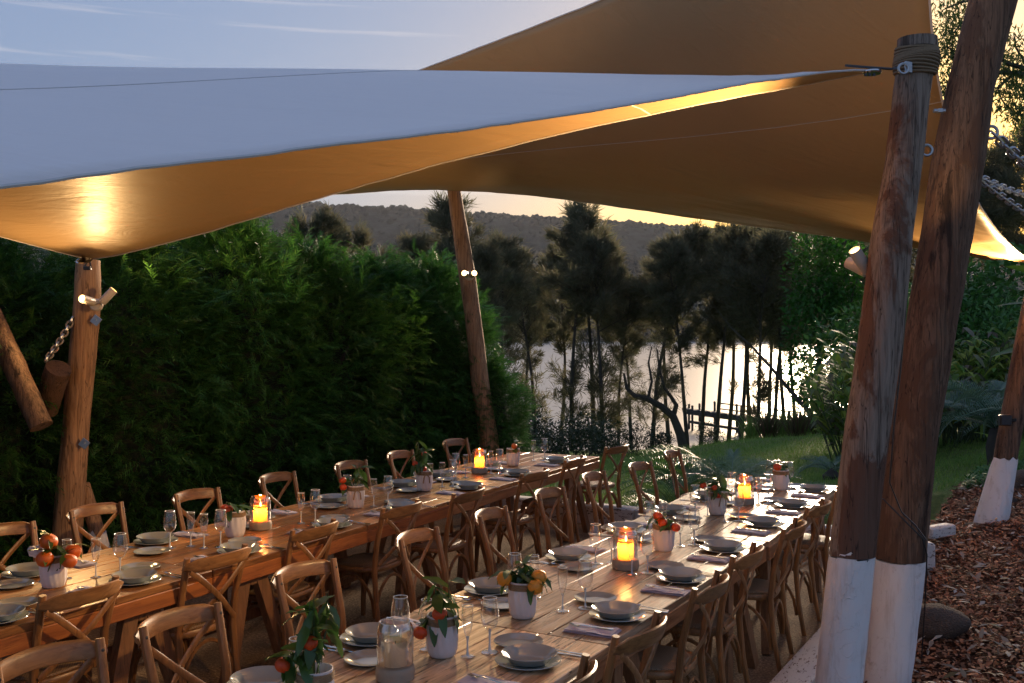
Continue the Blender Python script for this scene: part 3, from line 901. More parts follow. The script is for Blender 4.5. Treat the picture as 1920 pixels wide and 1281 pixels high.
for k, px, top, D, rz, w in [
    (5, 985, 520, 58, 2.0, 'behind the first clear stem'), (4, 1050, 470, 60, 4.0, 'filling behind the highest split crown on its left'),
    (5, 1185, 500, 58, 5.5, 'between the split crown and the wide middle crown'), (4, 1255, 455, 60, .8, 'behind the right shoulder of the middle crown'),
    (5, 1312, 440, 59, 2.7, 'behind the outer end of the jetty'), (4, 1365, 432, 57, 3.9, 'over the first span of the jetty'),
    (5, 1405, 428, 60, 1.4, 'top touching the sail hem above the jetty'), (4, 1440, 436, 58, 5.2, 'behind the thickest trunk'),
    (5, 1495, 440, 56, .5, 'right of the jetty middle'), (4, 1540, 446, 58, 2.3, 'behind the shore end of the jetty'), (5, 1590, 450, 56, 3.4, 'left of the left big pole')]:
    tree_at(cas[k], px, top, D, 'grey brown casuarina in the second row, ' + w, rz)
# the crooked limb tree over the water
t_ = thing('crooked_tree', 'bare crooked tree arching low over the water left of the jetty', 'tree', (0, 0, 0))
mb = MB(); D = 44.0
def pts(L, D=D): return [tuple(un(a, b, D)) for a, b in L]
mb.tube(pts([(1283, 850), (1276, 815), (1262, 780), (1240, 762), (1215, 748), (1190, 742), (1175, 728), (1170, 700)]), [.22, .2, .17, .15, .13, .11, .08, .05], 7, cap=False)
mb.tube(pts([(1262, 782), (1268, 760), (1258, 744), (1246, 728), (1236, 690), (1232, 655)]), [.13, .11, .09, .07, .05, .03], 6, cap=False)
mb.tube(pts([(1215, 748), (1222, 715), (1216, 680), (1222, 650)]), [.08, .06, .045, .02], 6, cap=False)
obj('trunk', mb.mesh('trunk', M['tri']), t_)
tp = np.array([un(a + rng.normal(0, 14), b + rng.normal(0, 12), D + rng.normal(0, .7)) for a, b in [(1172, 690), (1188, 715), (1236, 660), (1222, 650), (1250, 700), (1200, 760), (1240, 730), (1265, 735), (1180, 760)] * 26])
tv, tf = needle_template(9, .5, .35, .016)
V, Fc = scatter(tv, tf, tp, frames(rdir(len(tp)), rdir(len(tp))), rng.uniform(.3, .6, len(tp)))
obj('crown', np_mesh('crown', V, Fc, [M['casuarina']]), t_)

# leafy masses --------------------------------------------------------
def leaf_shrub(name, seed, w, d, h, n, size, mat, stems=6):
    r = np.random.default_rng(seed)
    t_ = thing(name, 'x', 'shrub')
    ce = rdir(16, r) * [w * .32, d * .32, h * .30] + [0, 0, h * .52]
    ce[:, 2] = np.maximum(ce[:, 2], .12 * h)
    k = r.integers(0, 16, n)
    v = rdir(n, r)
    pos = ce[k] + v * np.array([w * .26, d * .26, h * .25]) * (1 - .5 * r.random((n, 1)) ** 2)
    pos[:, 2] = np.abs(pos[:, 2])
    lt = np.array([(0, 0, 0), (.35, .22, .06), (.35, -.22, .06), (1, 0, -.12)]); lf = np.array([(0, 2, 1), (1, 2, 3)])
    V, Fc = scatter(lt, lf, pos, frames(v + r.normal(0, .6, (n, 3)), r.normal(0, .4, (n, 3)) + [0, 0, 1]), r.uniform(.6, 1.3, n) * size)
    obj('foliage', np_mesh('foliage', V, Fc, [mat]), t_)
    mb = MB()
    for i in range(stems):
        limb(mb, (r.normal(0, w * .06), r.normal(0, d * .06), -.1), (r.normal(0, .4), r.normal(0, .4), 1), h * .75, .03 * h / 2, .006, 4)
    obj('stems', mb.mesh('stems', M['tri']), t_)
    return t_
bank = [leaf_shrub('bank_shrub', 51, 2.6, 1.8, 1.6, 1500, .16, M['shrub_dark']), leaf_shrub('bank_shrub', 52, 2.2, 1.8, 2.1, 1500, .15, M['shrub_dark'])]
for i, (px, D, sc, w) in enumerate([(930, 24, .9, 'behind the far end of the left table, beside the pole foot'), (985, 27, .75, 'below the first clear tree stem'), (1040, 30, .7, 'at the foot of the tall split tree'),
                        (1085, 26, .65, 'above the far corner of the left table'), (1135, 32, .75, 'between the chairs and the pale water'), (1185, 29, .5, 'left of the cycads'),
                        (1235, 34, .6, 'below the crooked tree'), (1330, 38, .5, 'under the outer end of the jetty'), (1010, 37, .9, 'low on the bank left'), (1110, 40, .8, 'on the bank in the middle')]):
    x = (px - CX) / F_PX * D
    place(bank[i % 2], 'dark bank shrub ' + w, (x, D, gz(x, D) - .1), i * 1.3, 'shrubs on the lake bank', sc)
# vine covered tree
vt = leaf_shrub('vine_covered_tree', 61, 3.2, 2.4, 9.4, 7000, .26, M['vine'], 3)
x = (1548 - CX) / F_PX * 40
place(vt, 'tree smothered in bright green climbing leaves left of the big poles', (x, 40, gz(x, 40) + .3), 0, None, 1.0); vt['category'] = 'tree'
# green mounds on the right
gm = [leaf_shrub('leafy_bush', 71, 3.4, 2.6, 2.9, 5200, .15, M['shrub']), leaf_shrub('leafy_bush', 72, 3.0, 2.6, 2.4, 4600, .15, M['shrub'])]
for i, (px, D, top, w) in enumerate([(1850, 23, 488, 'dome shaped, right of the big brown pole'), (1935, 24, 462, 'at the right edge above the strappy plants'), (1770, 25, 520, 'hidden largely by the big brown pole'), (1690, 24, 560, 'in the gap between the two big poles'), (1905, 21, 560, 'in front of the domed bush at the right edge')]):
    x = (px - CX) / F_PX * D; z0 = gz(x, D); h = CZ + (HY - top) / F_PX * D - z0
    place(gm[i % 2], 'dense mid green bush ' + w, (x, D, z0), i * 2.0, 'bushes behind the garden bed', h / (2.9 if i % 2 == 0 else 2.4))
# strappy ginger plants
def ginger(seed, n=22, h=1.7):
    r = np.random.default_rng(seed); t_ = thing('ginger_plant', 'x', 'plant')
    V = []; Fc = []; st = MB()
    for i in range(n):
        q = r.uniform(0, 6.28); rr = r.uniform(0, .45); b = np.array([rr * math.cos(q), rr * math.sin(q), 0])
        d = np.array([math.cos(q) * .32 + r.normal(0, .1), math.sin(q) * .32 + r.normal(0, .1), 1]); L = h * r.uniform(.6, 1.05)
        st.tube([tuple(b), tuple(b + d * L * .5), tuple(b + d * L * .95 + [0, 0, -.05])], [.014, .011, .005], 4, cap=False)
        for j in range(9):
            f = .25 + .72 * j / 9; p = b + d * L * f; a = q + (1 if j % 2 else -1) * (1.2 + r.normal(0, .4))
            dv = np.array([math.cos(a), math.sin(a), .75 + r.normal(0, .2)]); dv /= np.linalg.norm(dv); l = r.uniform(.38, .62); w = .048
            sd = np.cross(dv, [0, 0, 1.]); sd /= np.linalg.norm(sd)
            p1 = p + dv * l * .4; p2 = p + dv * l * .75 + [0, 0, -.05]; p3 = p + dv * l - np.array([0, 0, .18 * l / .4])
            o = len(V); V += [p, p1 - sd * w, p1 + sd * w, p2 - sd * w * .8, p2 + sd * w * .8, p3]
            Fc += [(o, o + 1, o + 2), (o + 1, o + 3, o + 4), (o + 1, o + 4, o + 2), (o + 3, o + 5, o + 4)]
    obj('leaves', np_mesh('leaves', np.array(V), np.array(Fc), [M['ginger']]), t_); obj('stalks', st.mesh('stalks', M['stalk']), t_)
    return t_
gin = [ginger(81), ginger(82), ginger(83, 26, 1.9)]
for i, (px, D, sc, w) in enumerate([(1585, 17.5, .95, 'leftmost clump, beside the water'), (1630, 16.5, 1.0, 'half behind the left big pole'), (1690, 17, 1.1, 'between the two big poles'), (1735, 18, 1.1, 'behind the big brown pole'),
        (1770, 19, 1.1, 'first right of the big brown pole'), (1805, 20, 1.25, 'tall clump in front of the bush'), (1840, 19, 1.15, 'behind the cycad fronds'), (1875, 20, 1.25, 'left of the leaning white based pole top'), (1910, 19, 1.15, 'behind the leaning white based pole'), (1950, 20, 1.2, 'at the right edge'),
        (1600, 19.5, 1.05, 'second row at the water side'), (1655, 19, 1.2, 'second row between the poles'), (1825, 22, 1.4, 'second row, bronze tips above the others'), (1890, 22.5, 1.4, 'second row near the right edge')]):
    x = (px - CX) / F_PX * D
    place(gin[i % 3], 'strappy yellow green ginger clump, ' + w, (x, D, gz(x, D)), i * 1.7, 'ginger clumps in the garden bed', sc)
# fronds
def frond_mesh(L, nl, lw, ll, arch, mat, vee=.3, curl=.25):
    mb = MB(); V = []; Fc = []
    def rp(f): return np.array([L * f * (1 - .12 * f), 0, L * (arch * f - (arch + curl) * f * f)])
    V0 = [rp(f) for f in np.linspace(0, 1, 9)]
    mb.tube([tuple(p) for p in V0], list(np.linspace(.011, .003, 9) * L), 4, cap=False)
    for i in range(nl):
        f = .14 + .85 * i / nl; p = rp(f); l = ll * L * math.sin(math.pi * (.15 + .8 * f)) ** .6 * random.uniform(.9, 1.05)
        for sgn in (-1, 1):
            a = R_(62 - 28 * f); e = p + np.array([math.cos(a) * l, sgn * math.sin(a) * l, vee * l]); m = (p + e) / 2 + np.array([0, 0, .06 * l])
            e = e - np.array([0, 0, .25 * l * random.uniform(.3, 1.3)])
            mb.add([p + [-lw, 0, 0], p + [lw, 0, 0], m + [lw, 0, 0], m - [lw, 0, 0], e], [(0, 1, 2, 3), (3, 2, 4)])
    return mb.mesh('frond', mat, True, 60)
fr_c = [frond_mesh(1.0, 34, .006, .24, .55, M['cycad'], .35, .2), frond_mesh(1.0, 34, .006, .22, .35, M['cycad'], .3, .25)]
fr_p = [frond_mesh(1.0, 26, .008, .34, .75, M['palm'], .15, .35), frond_mesh(1.0, 26, .008, .30, .55, M['palm'], .1, .4)]
def rosette(name, label, px, D, frs, n, L, base_h=.25, el=(10, 75), seed=0, cat='cycad'):
    r = np.random.default_rng(seed); x = (px - CX) / F_PX * D
    t_ = thing(name, label, cat, (x, D, gz(x, D)))
    mb = MB(); mb.lathe([(.11, -.1), (.14, base_h * .5), (.09, base_h), (.02, base_h + .06)], 9); obj('trunk', mb.mesh('trunk', M['tri']), t_)
    for i in range(n):
        e = R_(el[0] + (el[1] - el[0]) * (i / n) ** 1.2 * r.uniform(.7, 1.2)); q = i * 2.4 + r.normal(0, .2)
        obj('frond', frs[i % 2], t_, (0, 0, base_h), (r.normal(0, .25), -e * .7, q), (L * r.uniform(.8, 1.1),) * 3)
    return t_
rosette('cycad', 'silvery blue cycad right behind the far end of the right hand table', 1372, 11.9, fr_c, 20, .85, .22, (5, 62), seed=1)
rosette('cycad', 'silvery cycad with low fronds reaching right above the last napkins', 1440, 11.4, fr_c, 16, .9, .15, (2, 40), seed=2)
rosette('young_palm', 'green feathery young palm behind the last chairs between the tables', 1285, 12.6, fr_p, 22, .95, .15, (5, 60), seed=3, cat='palm')
rosette('young_palm', 'low dark palm tuft close behind the farthest chair of the right table', 1262, 11.3, fr_p, 14, .8, .1, seed=4, cat='palm')
rosette('young_palm', 'green palm with fronds standing up behind the flowers of the right table', 1330, 13.2, fr_p, 18, 1.0, .15, (10, 70), seed=5, cat='palm')
rosette('cycad', 'olive cycad spreading in front of the ginger clumps beside the leaning pole', 1868, 14.5, fr_c, 18, 1.45, .5, (8, 60), seed=6)
rosette('cycad', 'cycad cut by the right edge beyond the leaning pole', 1965, 14, fr_c, 14, 1.3, .4, (8, 60), seed=7)
rosette('cycad', 'small cycad at the foot of the left big pole near the lawn', 1560, 15, fr_c, 10, .7, .1, (8, 50), seed=8)
# grasses beside the jetty
def grass_clump(seed, mat):
    r = np.random.default_rng(seed); V = []; Fc = []
    for i in range(260):
        q = r.uniform(0, 6.28); b = np.array([math.cos(q), math.sin(q), 0]) * r.random() * .35; d = b * 1.2 + [r.normal(0, .15), r.normal(0, .15), 1]; L = r.uniform(.5, 1.1)
        s = np.array([math.cos(q + 1.5), math.sin(q + 1.5), 0]) * .012; m = b + d * L * .6; e = m + (d * .35 + b * 1.0) * L
        o = len(V); V += [b - s, b + s, m + s, m - s, e]; Fc += [(o, o + 1, o + 2), (o, o + 2, o + 3), (o + 3, o + 2, o + 4)]
    o = obj('grass_clump', np_mesh('grass_clump', np.array(V), np.array(Fc), [mat])); return tag(o, 'x', 'grass clump')
gc = [grass_clump(91, M['dry']), grass_clump(92, M['blades'])]
for i, (px, D, w) in enumerate([(1440, 30, 'reddish one, leftmost below the jetty'), (1470, 31, 'green one below the jetty middle'), (1495, 29, 'reddish one right of the green clump'), (1515, 32, 'tall green one below the shore end of the jetty'), (1535, 30, 'reddish one below the vine covered tree'), (1556, 31, 'green one next to the water gap'), (1575, 29, 'reddish one against the left big pole'), (1410, 33, 'green one behind the silvery cycad')]):
    x = (px - CX) / F_PX * D
    place(gc[i % 2], 'ornamental grass tuft, ' + w, (x, D, gz(x, D)), i, 'grass tufts at the foot of the lawn', .85)
# big leaves at the right edge
def broad_leaf(L, W):
    mb = MB(); n = 7; V = []
    for i in range(n + 1):
        f = i / n; w = W * math.sin(math.pi * min(1, f ** .75 * .96 + .02)) * (1 + .08 * math.sin(i * 2.3)); z = -.35 * L * f * f
        V += [(L * f, -w, z + .25 * w), (L * f, 0, z), (L * f, w, z + .25 * w)]
    Fc = []
    for i in range(n):
        a = i * 3; Fc += [(a, a + 3, a + 4, a + 1), (a + 1, a + 4, a + 5, a + 2)]
    mb.add(V, Fc); return mb.mesh('leaf', M['big_leaf'], True, 180)
bl = broad_leaf(.55, .10)
t_ = thing('broad_leaf_plant', 'plant with large glossy drooping leaves at the right edge above the leaning pole', 'plant', (5.75, 10.7, gz(5.75, 10.7)))
mb = MB(); mb.tube([(0, 0, -.1), (.02, 0, 1.2), (-.05, 0, 2.3)], [.03, .025, .015], 6); obj('stem', mb.mesh('stem', M['stalk']), t_)
for i in range(13):
    q = math.pi + rng.normal(0, 1.3); obj('leaf', bl, t_, (-.03, 0, 1.35 + .075 * i), (rng.normal(0, .3), R_(rng.uniform(-35, 12)), q), (rng.uniform(.7, 1.1),) * 3)

# gum tree reaching in at the top right
t_ = thing('gum_tree', 'gum tree reaching in from the upper right with thin leafy branches against the sky', 'tree', (0, 0, 0))
mb = MB(); D = 13.0
tx, ty = (2230 - CX) / F_PX * D, D
mb.tube([(tx + .6, ty, gz(tx, ty) - .2), (tx + .4, ty, 2.5), (tx, ty, 5), (tx - .3, ty, 8.)], [.22, .19, .16, .10], 9, cap=False)
obj('trunk', mb.mesh('trunk', M['tri']), t_)
br = MB(); tips = []
for L, r0 in [([(2200, 180), (2050, 150), (1960, 138), (1920, 128), (1885, 118), (1868, 104), (1845, 60), (1800, 95), (1780, 100)], .05),
          ([(2200, 100), (2000, 110), (1930, 140), (1888, 136), (1850, 138), (1810, 108), (1775, 88), (1755, 98)], .045),
          ([(2200, -60), (2000, -40), (1900, -20), (1800, 5), (1765, 20)], .045),
          ([(1900, 140), (1870, 165), (1880, 190), (1900, 210)], .02), ([(1790, 100), (1785, 140), (1775, 160), (1765, 162)], .012),
          ([(2150, 230), (2000, 190), (1930, 180), (1895, 150)], .03), ([(1930, 130), (1905, 90), (1900, 60)], .02), ([(1930, 180), (1915, 210), (1905, 225)], .014), ([(1850, -10), (1815, 30), (1790, 60), (1770, 66)], .016)]:
    P = [un(a, b, D + .4 * math.sin(a * .02)) for a, b in L]
    br = MB(); br.tube([tuple(p) for p in P], list(np.linspace(r0, .006, len(P))), 5, cap=False); obj('branch', br.mesh('branch', M['tri']), t_)
    for i in range(len(P) - 1):
        for f in np.linspace(0, 1, 14): tips.append(P[i] * (1 - f) + P[i + 1] * f)
tips = np.array(tips); px_ = CX + F_PX * tips[:, 0] / tips[:, 1]
w_ = tips[px_ < 2050]; k = rng.integers(0, len(w_), 3600)
extra = np.array([un(rng.normal(1790, 28), rng.normal(35, 26), D) for _ in range(500)] + [un(rng.normal(1912, 16), rng.normal(190, 26), D) for _ in range(300)])
pos = np.concatenate([w_[k] + rng.normal(0, .085, (len(k), 3)), extra + rng.normal(0, .2, (len(extra), 3)) * [.2, 1, .2]])
lt = np.array([(0, 0, 0), (.45, .10, -.03), (.45, -.10, -.03), (1, .04, -.12)]); lf = np.array([(0, 2, 1), (1, 2, 3)])
dv = rng.normal(0, .7, (len(pos), 3)) + [0, 0, -.9]
V, Fc = scatter(lt, lf, pos, frames(dv, rdir(len(pos))), rng.uniform(.07, .13, len(pos)))
obj('leaves', np_mesh('leaves', V, Fc, [M['euc']]), t_)
# ================================================================== jetty, edging, poles, sails, lamps
jt = thing('jetty', 'weathered timber jetty with railing standing in the lake beyond the trees', 'jetty')
JY = 80.0
def jp(px): return (px - CX) / F_PX * JY
deck_z = CZ - (770 - HY) / F_PX * JY; 
def jz(px): return deck_z - .006 * (px - 1290) * .5
def jy(px): return JY - (px - 1290) * .04
post = MB().cbox((0, 0, 0), (.16, .16, 3.9), .02).mesh('post', M['jetty'])
for px, up in [(1297, .45), (1314, .6), (1338, .9), (1372, .9), (1440, .9), (1478, .9), (1512, .9), (1545, .9)]:
    for dy in (0, 1.5):
        obj('post', post, jt, (jp(px), jy(px) + dy, jz(px) + up - 1.95))
mb = MB()
mb.cbox((jp(1370), jy(1370), jz(1370) - 1.1), (.24, .24, 2.2)); obj('mooring_post', mb.mesh('mooring_post', M['jetty']), jt)
dk = MB().cbox((0, 0, 0), (.55, 2.0, .22), .01).mesh('deck_plank', M['jetty'])
for i in range(22):
    px = 1292 + i * 13.3; obj('deck_plank', dk, jt, (jp(px), jy(px) + .8, jz(px)))
mb = MB()
for dy in (-.05, 1.6):
    mb.tube([(jp(1288), jy(1288) + dy, jz(1288) - .16), (jp(1580), jy(1580) + dy, jz(1580) - .2)], .17, 4)
mb.tube([(jp(1292), jy(1292) - .1, jz(1292) - .85), (jp(1400), jy(1400) - .1, jz(1400) - .95), (jp(1580), jy(1580) - .1, jz(1580) - .8)], .14, 4)
obj('bearer', mb.mesh('bearer', M['jetty']), jt)
mb = MB()
for dz in (.88, .45):
    mb.tube([(jp(1338), jy(1338) - .02, jz(1338) + dz), (jp(1580), jy(1580), jz(1580) + dz)], .05, 5)
obj('hand_rail', mb.mesh('hand_rail', M['jetty']), jt)

# white timber edging of the patio
def sleeper(p0, p1, label, w=.20, h=.16, z=.06, n=None):
    p0 = np.array(p0); p1 = np.array(p1); L = np.linalg.norm(p1 - p0); a = math.atan2(p1[1] - p0[1], p1[0] - p0[0])
    mb = MB(); k = max(2, int(L / .25))
    # slightly wavy worn arrises
    for i in range(1):
        mb.cbox((0, 0, 0), (L, w, h), .012)
    o = obj('timber_edging', mb.mesh('timber_edging', M['sleeper']), None, ((p0[0] + p1[0]) / 2, (p0[1] + p1[1]) / 2, z), (0, 0, a))
    return tag(o, label, 'edging timber', 'white timbers edging the patio')
def lp(s, u): x, y = line_pt(s, u); return (x, y)
sleeper(lp(.06, -7.5), lp(.06, -1.45), 'white peeling edging timber nearest the camera, running behind the left big pole')
sleeper(lp(.06, -1.43), lp(.06, 1.2), 'white edging timber seen between the two big white pole bases')
sleeper(lp(.06, 1.22), lp(.06, 3.42), 'white edging timber at the far right corner behind the big poles')
sleeper(lp(-.06, 3.36), lp(-2.66, 3.36), 'white edging timber crossing behind the last chairs of the right table', h=.24, z=.08)
sleeper(lp(-2.68, 3.36), lp(-5.1, 3.36), 'white edging timber crossing behind the far end of the left table', h=.24, z=.08)
sleeper(lp(-5.12, 3.2), lp(-5.12, -2.0), 'white edging timber along the hedge under the left table, far piece', h=.24, z=.08)
sleeper(lp(-5.12, -2.02), lp(-5.12, -7.5), 'white edging timber along the hedge under the left table, near piece', h=.24, z=.08)
a = at(1738, 1000, .3); b = at(1782, 992, .3)
sleeper(a[:2], b[:2], 'short white timber offcut on the mulch right of the big brown pole', .12, .10, .30)
a = at(1742, 1045, .25)
o = obj('timber_stake', MB().cbox((0, 0, 0), (.12, .12, .30), .012).mesh('timber_stake', M['sleeper']), None, (a[0] - .03, a[1], .22)); tag(o, 'short white square stake beside the big brown pole', 'stake')

# poles
def log(pxs, D, mat, n=22, sub=10, amp=.07, seed=0, wave=0.0, name='trunk'):
    """pxs: (centre px, py, half width px); returns a bumpy log mesh around points at distance D"""
    P = [un(a, b, D) for a, b, _ in pxs]; Rr = [(w - 1.5) / F_PX * D * .985 for _, _, w in pxs]
    PP = []; RR = []
    for i in range(len(P) - 1):
        for k in range(sub):
            f = k / sub; PP.append(P[i] * (1 - f) + P[i + 1] * f); RR.append(Rr[i] * (1 - f) + Rr[i + 1] * f)
    PP.append(P[-1]); RR.append(Rr[-1])
    mb = MB(); V = []
    for j, (p, r) in enumerate(zip(PP, RR)):
        for k in range(n):
            q = 2 * math.pi * k / n; c, s = math.cos(q), math.sin(q)
            m = 1 + amp * (mnoise.noise(Vector((c * 1.5 + seed, s * 1.5, p[2] * 1.4))) + .55 * mnoise.noise(Vector((c * 4, s * 4 + seed, p[2] * 3.5))) + .30 * mnoise.noise(Vector((c * 6, s * 6 + seed, p[2] * 12))))
            dz = wave * mnoise.noise(Vector((c * 1.8 + seed, s * 1.8, 7.0))) if (j == len(PP) - 1 and P[-1][2] > P[0][2]) or (j == 0 and P[-1][2] < P[0][2]) else 0
            V.append((p[0] + c * r * m, p[1] + s * r * m, p[2] + dz))
    Fc = [(j * n + k, j * n + (k + 1) % n, (j + 1) * n + (k + 1) % n, (j + 1) * n + k) for j in range(len(PP) - 1) for k in range(n)]
    Fc += [tuple(range(n - 1, -1, -1)), tuple((len(PP) - 1) * n + k for k in range(n))]
    if P[0][2] > P[-1][2]: Fc = [f[::-1] for f in Fc]
    mb.add(V, Fc)
    return mb.mesh(name, mat, True, 50)
def lerp_px(pts, y):
    ys = [p[1] for p in pts]; i = np.argsort(ys)
    return (float(np.interp(y, np.array(ys)[i], np.array([p[0] for p in pts])[i])), y, float(np.interp(y, np.array(ys)[i], np.array([p[2] for p in pts])[i])))
def split(pts, y):
    c = lerp_px(pts, y)
    return [p for p in pts if p[1] > y] + [c], [c] + [p for p in pts if p[1] < y]
def bolt_plate(parent, p, s=.07, name='bolt_plate'):
    mb = MB().cbox((0, 0, 0), (s, .008, s), .002, Matrix.Rotation(R_(38), 3, 'Y')); mb.lathe([(.014, 0), (.014, .012), (.008, .016)], 6, cap1=True)
    o = obj(name, mb.mesh(name, M['metal']), parent); o.location = p; return o

D1 = 5.0
p1 = [(1557, 1420, 46), (1573, 1281, 45), (1583, 1180, 45), (1595, 1060, 44.5), (1608, 950, 44), (1627, 800, 43), (1650, 640, 42), (1671, 450, 40), (1695, 300, 36), (1710, 170, 35.5), (1719, 108, 36)]
t1 = thing('sail_pole', 'left big front pole, weathered grey log with white painted base and rope wrapped top', 'pole')
lo, hi = split(p1, 1040)
obj('trunk', log(hi, D1, M['pole_grey'], 26, 8, .065, 1), t1)
obj('painted_base', log([(a, b, w - .5) for a, b, w in lo], D1, M['white_paint'], 26, 8, .065, 1, wave=.09, name='painted_base'), t1)
# rope wrap
mb = MB()
for k in range(11):
    c = lerp_px(p1, 92 + k * 4.6); p = un(c[0] - 1 + k * .2, c[1], D1); r = (36.5 + 3.0 * math.sin(k / 10 * math.pi)) / F_PX * D1
    ring = [(p[0] + r * math.cos(q), p[1] + r * math.sin(q), p[2] + .010 * math.sin(q + k * .6)) for q in np.linspace(0, 2 * math.pi, 25)]
    mb.tube(ring, .0078, 5, cap=False)
obj('rope_wrap', mb.mesh('rope_wrap', M['rope']), t1)
c = un(1720, 84, D1); mb = MB(); mb.lathe([(.093, -.02), (.095, .0), (.093, .03), (.02, .04)], 20, tuple(c)); obj('pole_top', mb.mesh('pole_top', M['pole_grey']), t1)
# drop cable down the right side
mb = MB(); mb.tube([tuple(un(a, b, D1 - .02)) for a, b in [(1742, 130), (1726, 280), (1712, 420), (1700, 560), (1688, 700), (1676, 800), (1668, 905), (1690, 960), (1716, 985), (1736, 1012)]], .004, 5); obj('cable', mb.mesh('cable', M['black']), t1)
def ring(parent, p, R=.028, r=.006, axis='Y', name='eye_ring'):
    mb = MB(); mb.tube([(R * math.cos(q), 0, R * math.sin(q)) if axis == 'Y' else (0, R * math.cos(q), R * math.sin(q)) for q in np.linspace(0, 2 * math.pi, 19)], r, 7, cap=False)
    return obj(name, mb.mesh(name, M['metal']), parent, tuple(p))
eb = thing('eye_bolt', 'steel eye bolt in the right side of the grey pole, mid height', 'eye bolt', un(1718, 282, D1))
ring(eb, (.052, 0, 0), .026, .007); mb = MB(); mb.tube([(-.03, 0, 0), (.03, 0, 0)], .008, 8); mb.lathe([(.016, -.006), (.016, .006)], 6, (0.0, 0, 0), cap0=True, cap1=True); obj('shank', mb.mesh('shank', M['metal']), eb)

D2 = 5.85
p2 = [(1662, 1290, 46), (1668, 1240, 46), (1687, 1060, 46.5), (1702, 900, 48), (1713, 800, 48), (1747, 600, 47), (1772, 450, 48), (1796, 300, 49), (1818, 170, 45), (1862, 0, 47), (1890, -120, 45), (1925, -260, 42)]
t2 = thing('sail_pole', 'right of the two big front poles, stained brown log with white painted base', 'pole')
lo, hi = split(p2, 1048)
obj('trunk', log(hi, D2, M['pole_brown'], 26, 8, .065, 5), t2)
obj('painted_base', log([(a, b, w - .5) for a, b, w in lo], D2, M['white_paint'], 26, 8, .065, 5, wave=.09, name='painted_base'), t2)
mb = MB(); mb.tube([tuple(un(a, b, D2 - .17)) for a, b in [(1655, 935), (1680, 960), (1705, 985), (1730, 1010), (1738, 1040), (1735, 1120), (1728, 1235)]], .004, 5); obj('cable', mb.mesh('cable', M['black']), t2)
eb = thing('eye_bolt', 'small bolt in the left side of the brown pole near the sail edge', 'eye bolt', un(1762, 208, D2 - .05))
mb = MB(); mb.tube([(-.035, 0, 0), (.03, 0, 0)], .012, 8); mb.lathe([(.022, -.01), (.022, .01)], 6, cap0=True, cap1=True); obj('shank', mb.mesh('shank', M['metal']), eb)

D3 = 9.5
p3 = [(1852, 1000, 30), (1862, 960, 30), (1885, 860, 23), (1903, 760, 23), (1925, 640, 23), (1958, 480, 21), (1990, 340, 20)]
t3 = thing('sail_pole', 'leaning pole at the right edge with long white painted foot standing on the mulch', 'pole')
lo, hi = split(p3, 860)
obj('trunk', log(hi, D3, M['pole_brown'], 18, 6, .06, 8), t3)
obj('painted_base', log([(a, b, w + 1) for a, b, w in lo], D3, M['white_paint'], 18, 6, .05, 8, wave=.09, name='painted_base'), t3)
fp = thing('flood_light', 'small black box light strapped to the leaning pole', 'light', un(1884, 788, D3 - .14))
mb = MB(); mb.cbox((0, 0, 0), (.11, .06, .10), .008); obj('housing', mb.mesh('housing', M['black']), fp)
mb = MB(); mb.cbox((0, -.032, 0), (.09, .006, .08), .002); obj('glass_front', mb.mesh('glass_front', M['dark_metal']), fp)
mb = MB(); mb.cbox((.08, .03, 0), (.08, .02, .03), .003); obj('bracket', mb.mesh('bracket', M['black']), fp)

D4 = 8.2
p4 = [(117, 1100, 32), (126, 1000, 30), (134, 900, 28), (143, 800, 26), (152, 700, 27), (160, 600, 27), (163, 560, 26), (164, 510, 24), (165, 488, 23)]
t4 = thing('sail_pole', 'stripped pine pole in front of the hedge carrying the low corner of the front sail', 'pole')
obj('trunk', log(p4, D4, M['pole_pine'], 20, 7, .09, 12), t4)
for a, b in [(180, 601), (158, 832)]: bolt_plate(t4, un(a, b, D4 - .115))
D5 = 12.5
p5 = [(927, 945, 22), (917, 830, 20), (903, 740, 19), (887, 600, 17), (873, 500, 17), (861, 420, 16), (849, 347, 14)]
t5 = thing('sail_pole', 'leaning pole at the lake end of the hedge carrying two round lit lamps', 'pole')
obj('trunk', log(p5, D5, M['pole_pine'], 18, 6, .10, 17), t5)
# logs beside the left pole
def tilted_log(name, label, P, r, seed):
    t_ = thing(name, label, 'log'); mb = MB(); P = [Vector(p) for p in P]; PP = [P[0].lerp(P[-1], k / 14) for k in range(15)]
    mb.tube(PP, [r * (1 + .08 * mnoise.noise(Vector((k * .6, seed, 0)))) for k in range(15)], 16, cap=False)
    ax = (P[-1] - P[0]).normalized(); V = [Vector(v) for v in mb.V]
    mb.V = [tuple(v + (v - PP[i // 16]) * .10 * mnoise.noise(v * 6 + Vector((seed, 0, 0)))) for i, v in enumerate(V)]
    mb.F += [tuple(range(15, -1, -1)), tuple(14 * 16 + k for k in range(16))]
    obj('trunk', mb.mesh('trunk', M['pole_brown'], True, 50), t_); return t_
tilted_log('prop_log', 'bare log leaning down from the left edge into the hedge', [un(-40, 540, 7.9), un(78, 800, 7.7)], .085, 21)
tilted_log('log_stump', 'short sawn log tilted against the back of the left pine pole', [un(84, 768, 8.15), un(110, 690, 7.95)], .10, 23)
t6 = thing('brace_log', 'short brace log with white foot propping the left pine pole', 'log')
obj('trunk', log([(183, 1000, 16), (168, 950, 15), (156, 905, 13)], 8.3, M['pole_pine'], 14, 5, .05, 26), t6)
obj('painted_base', log([(205, 1085, 17), (194, 1040, 17), (183, 1000, 17)], 8.3, M['white_paint'], 14, 5, .04, 26, wave=.09, name='painted_base'), t6)

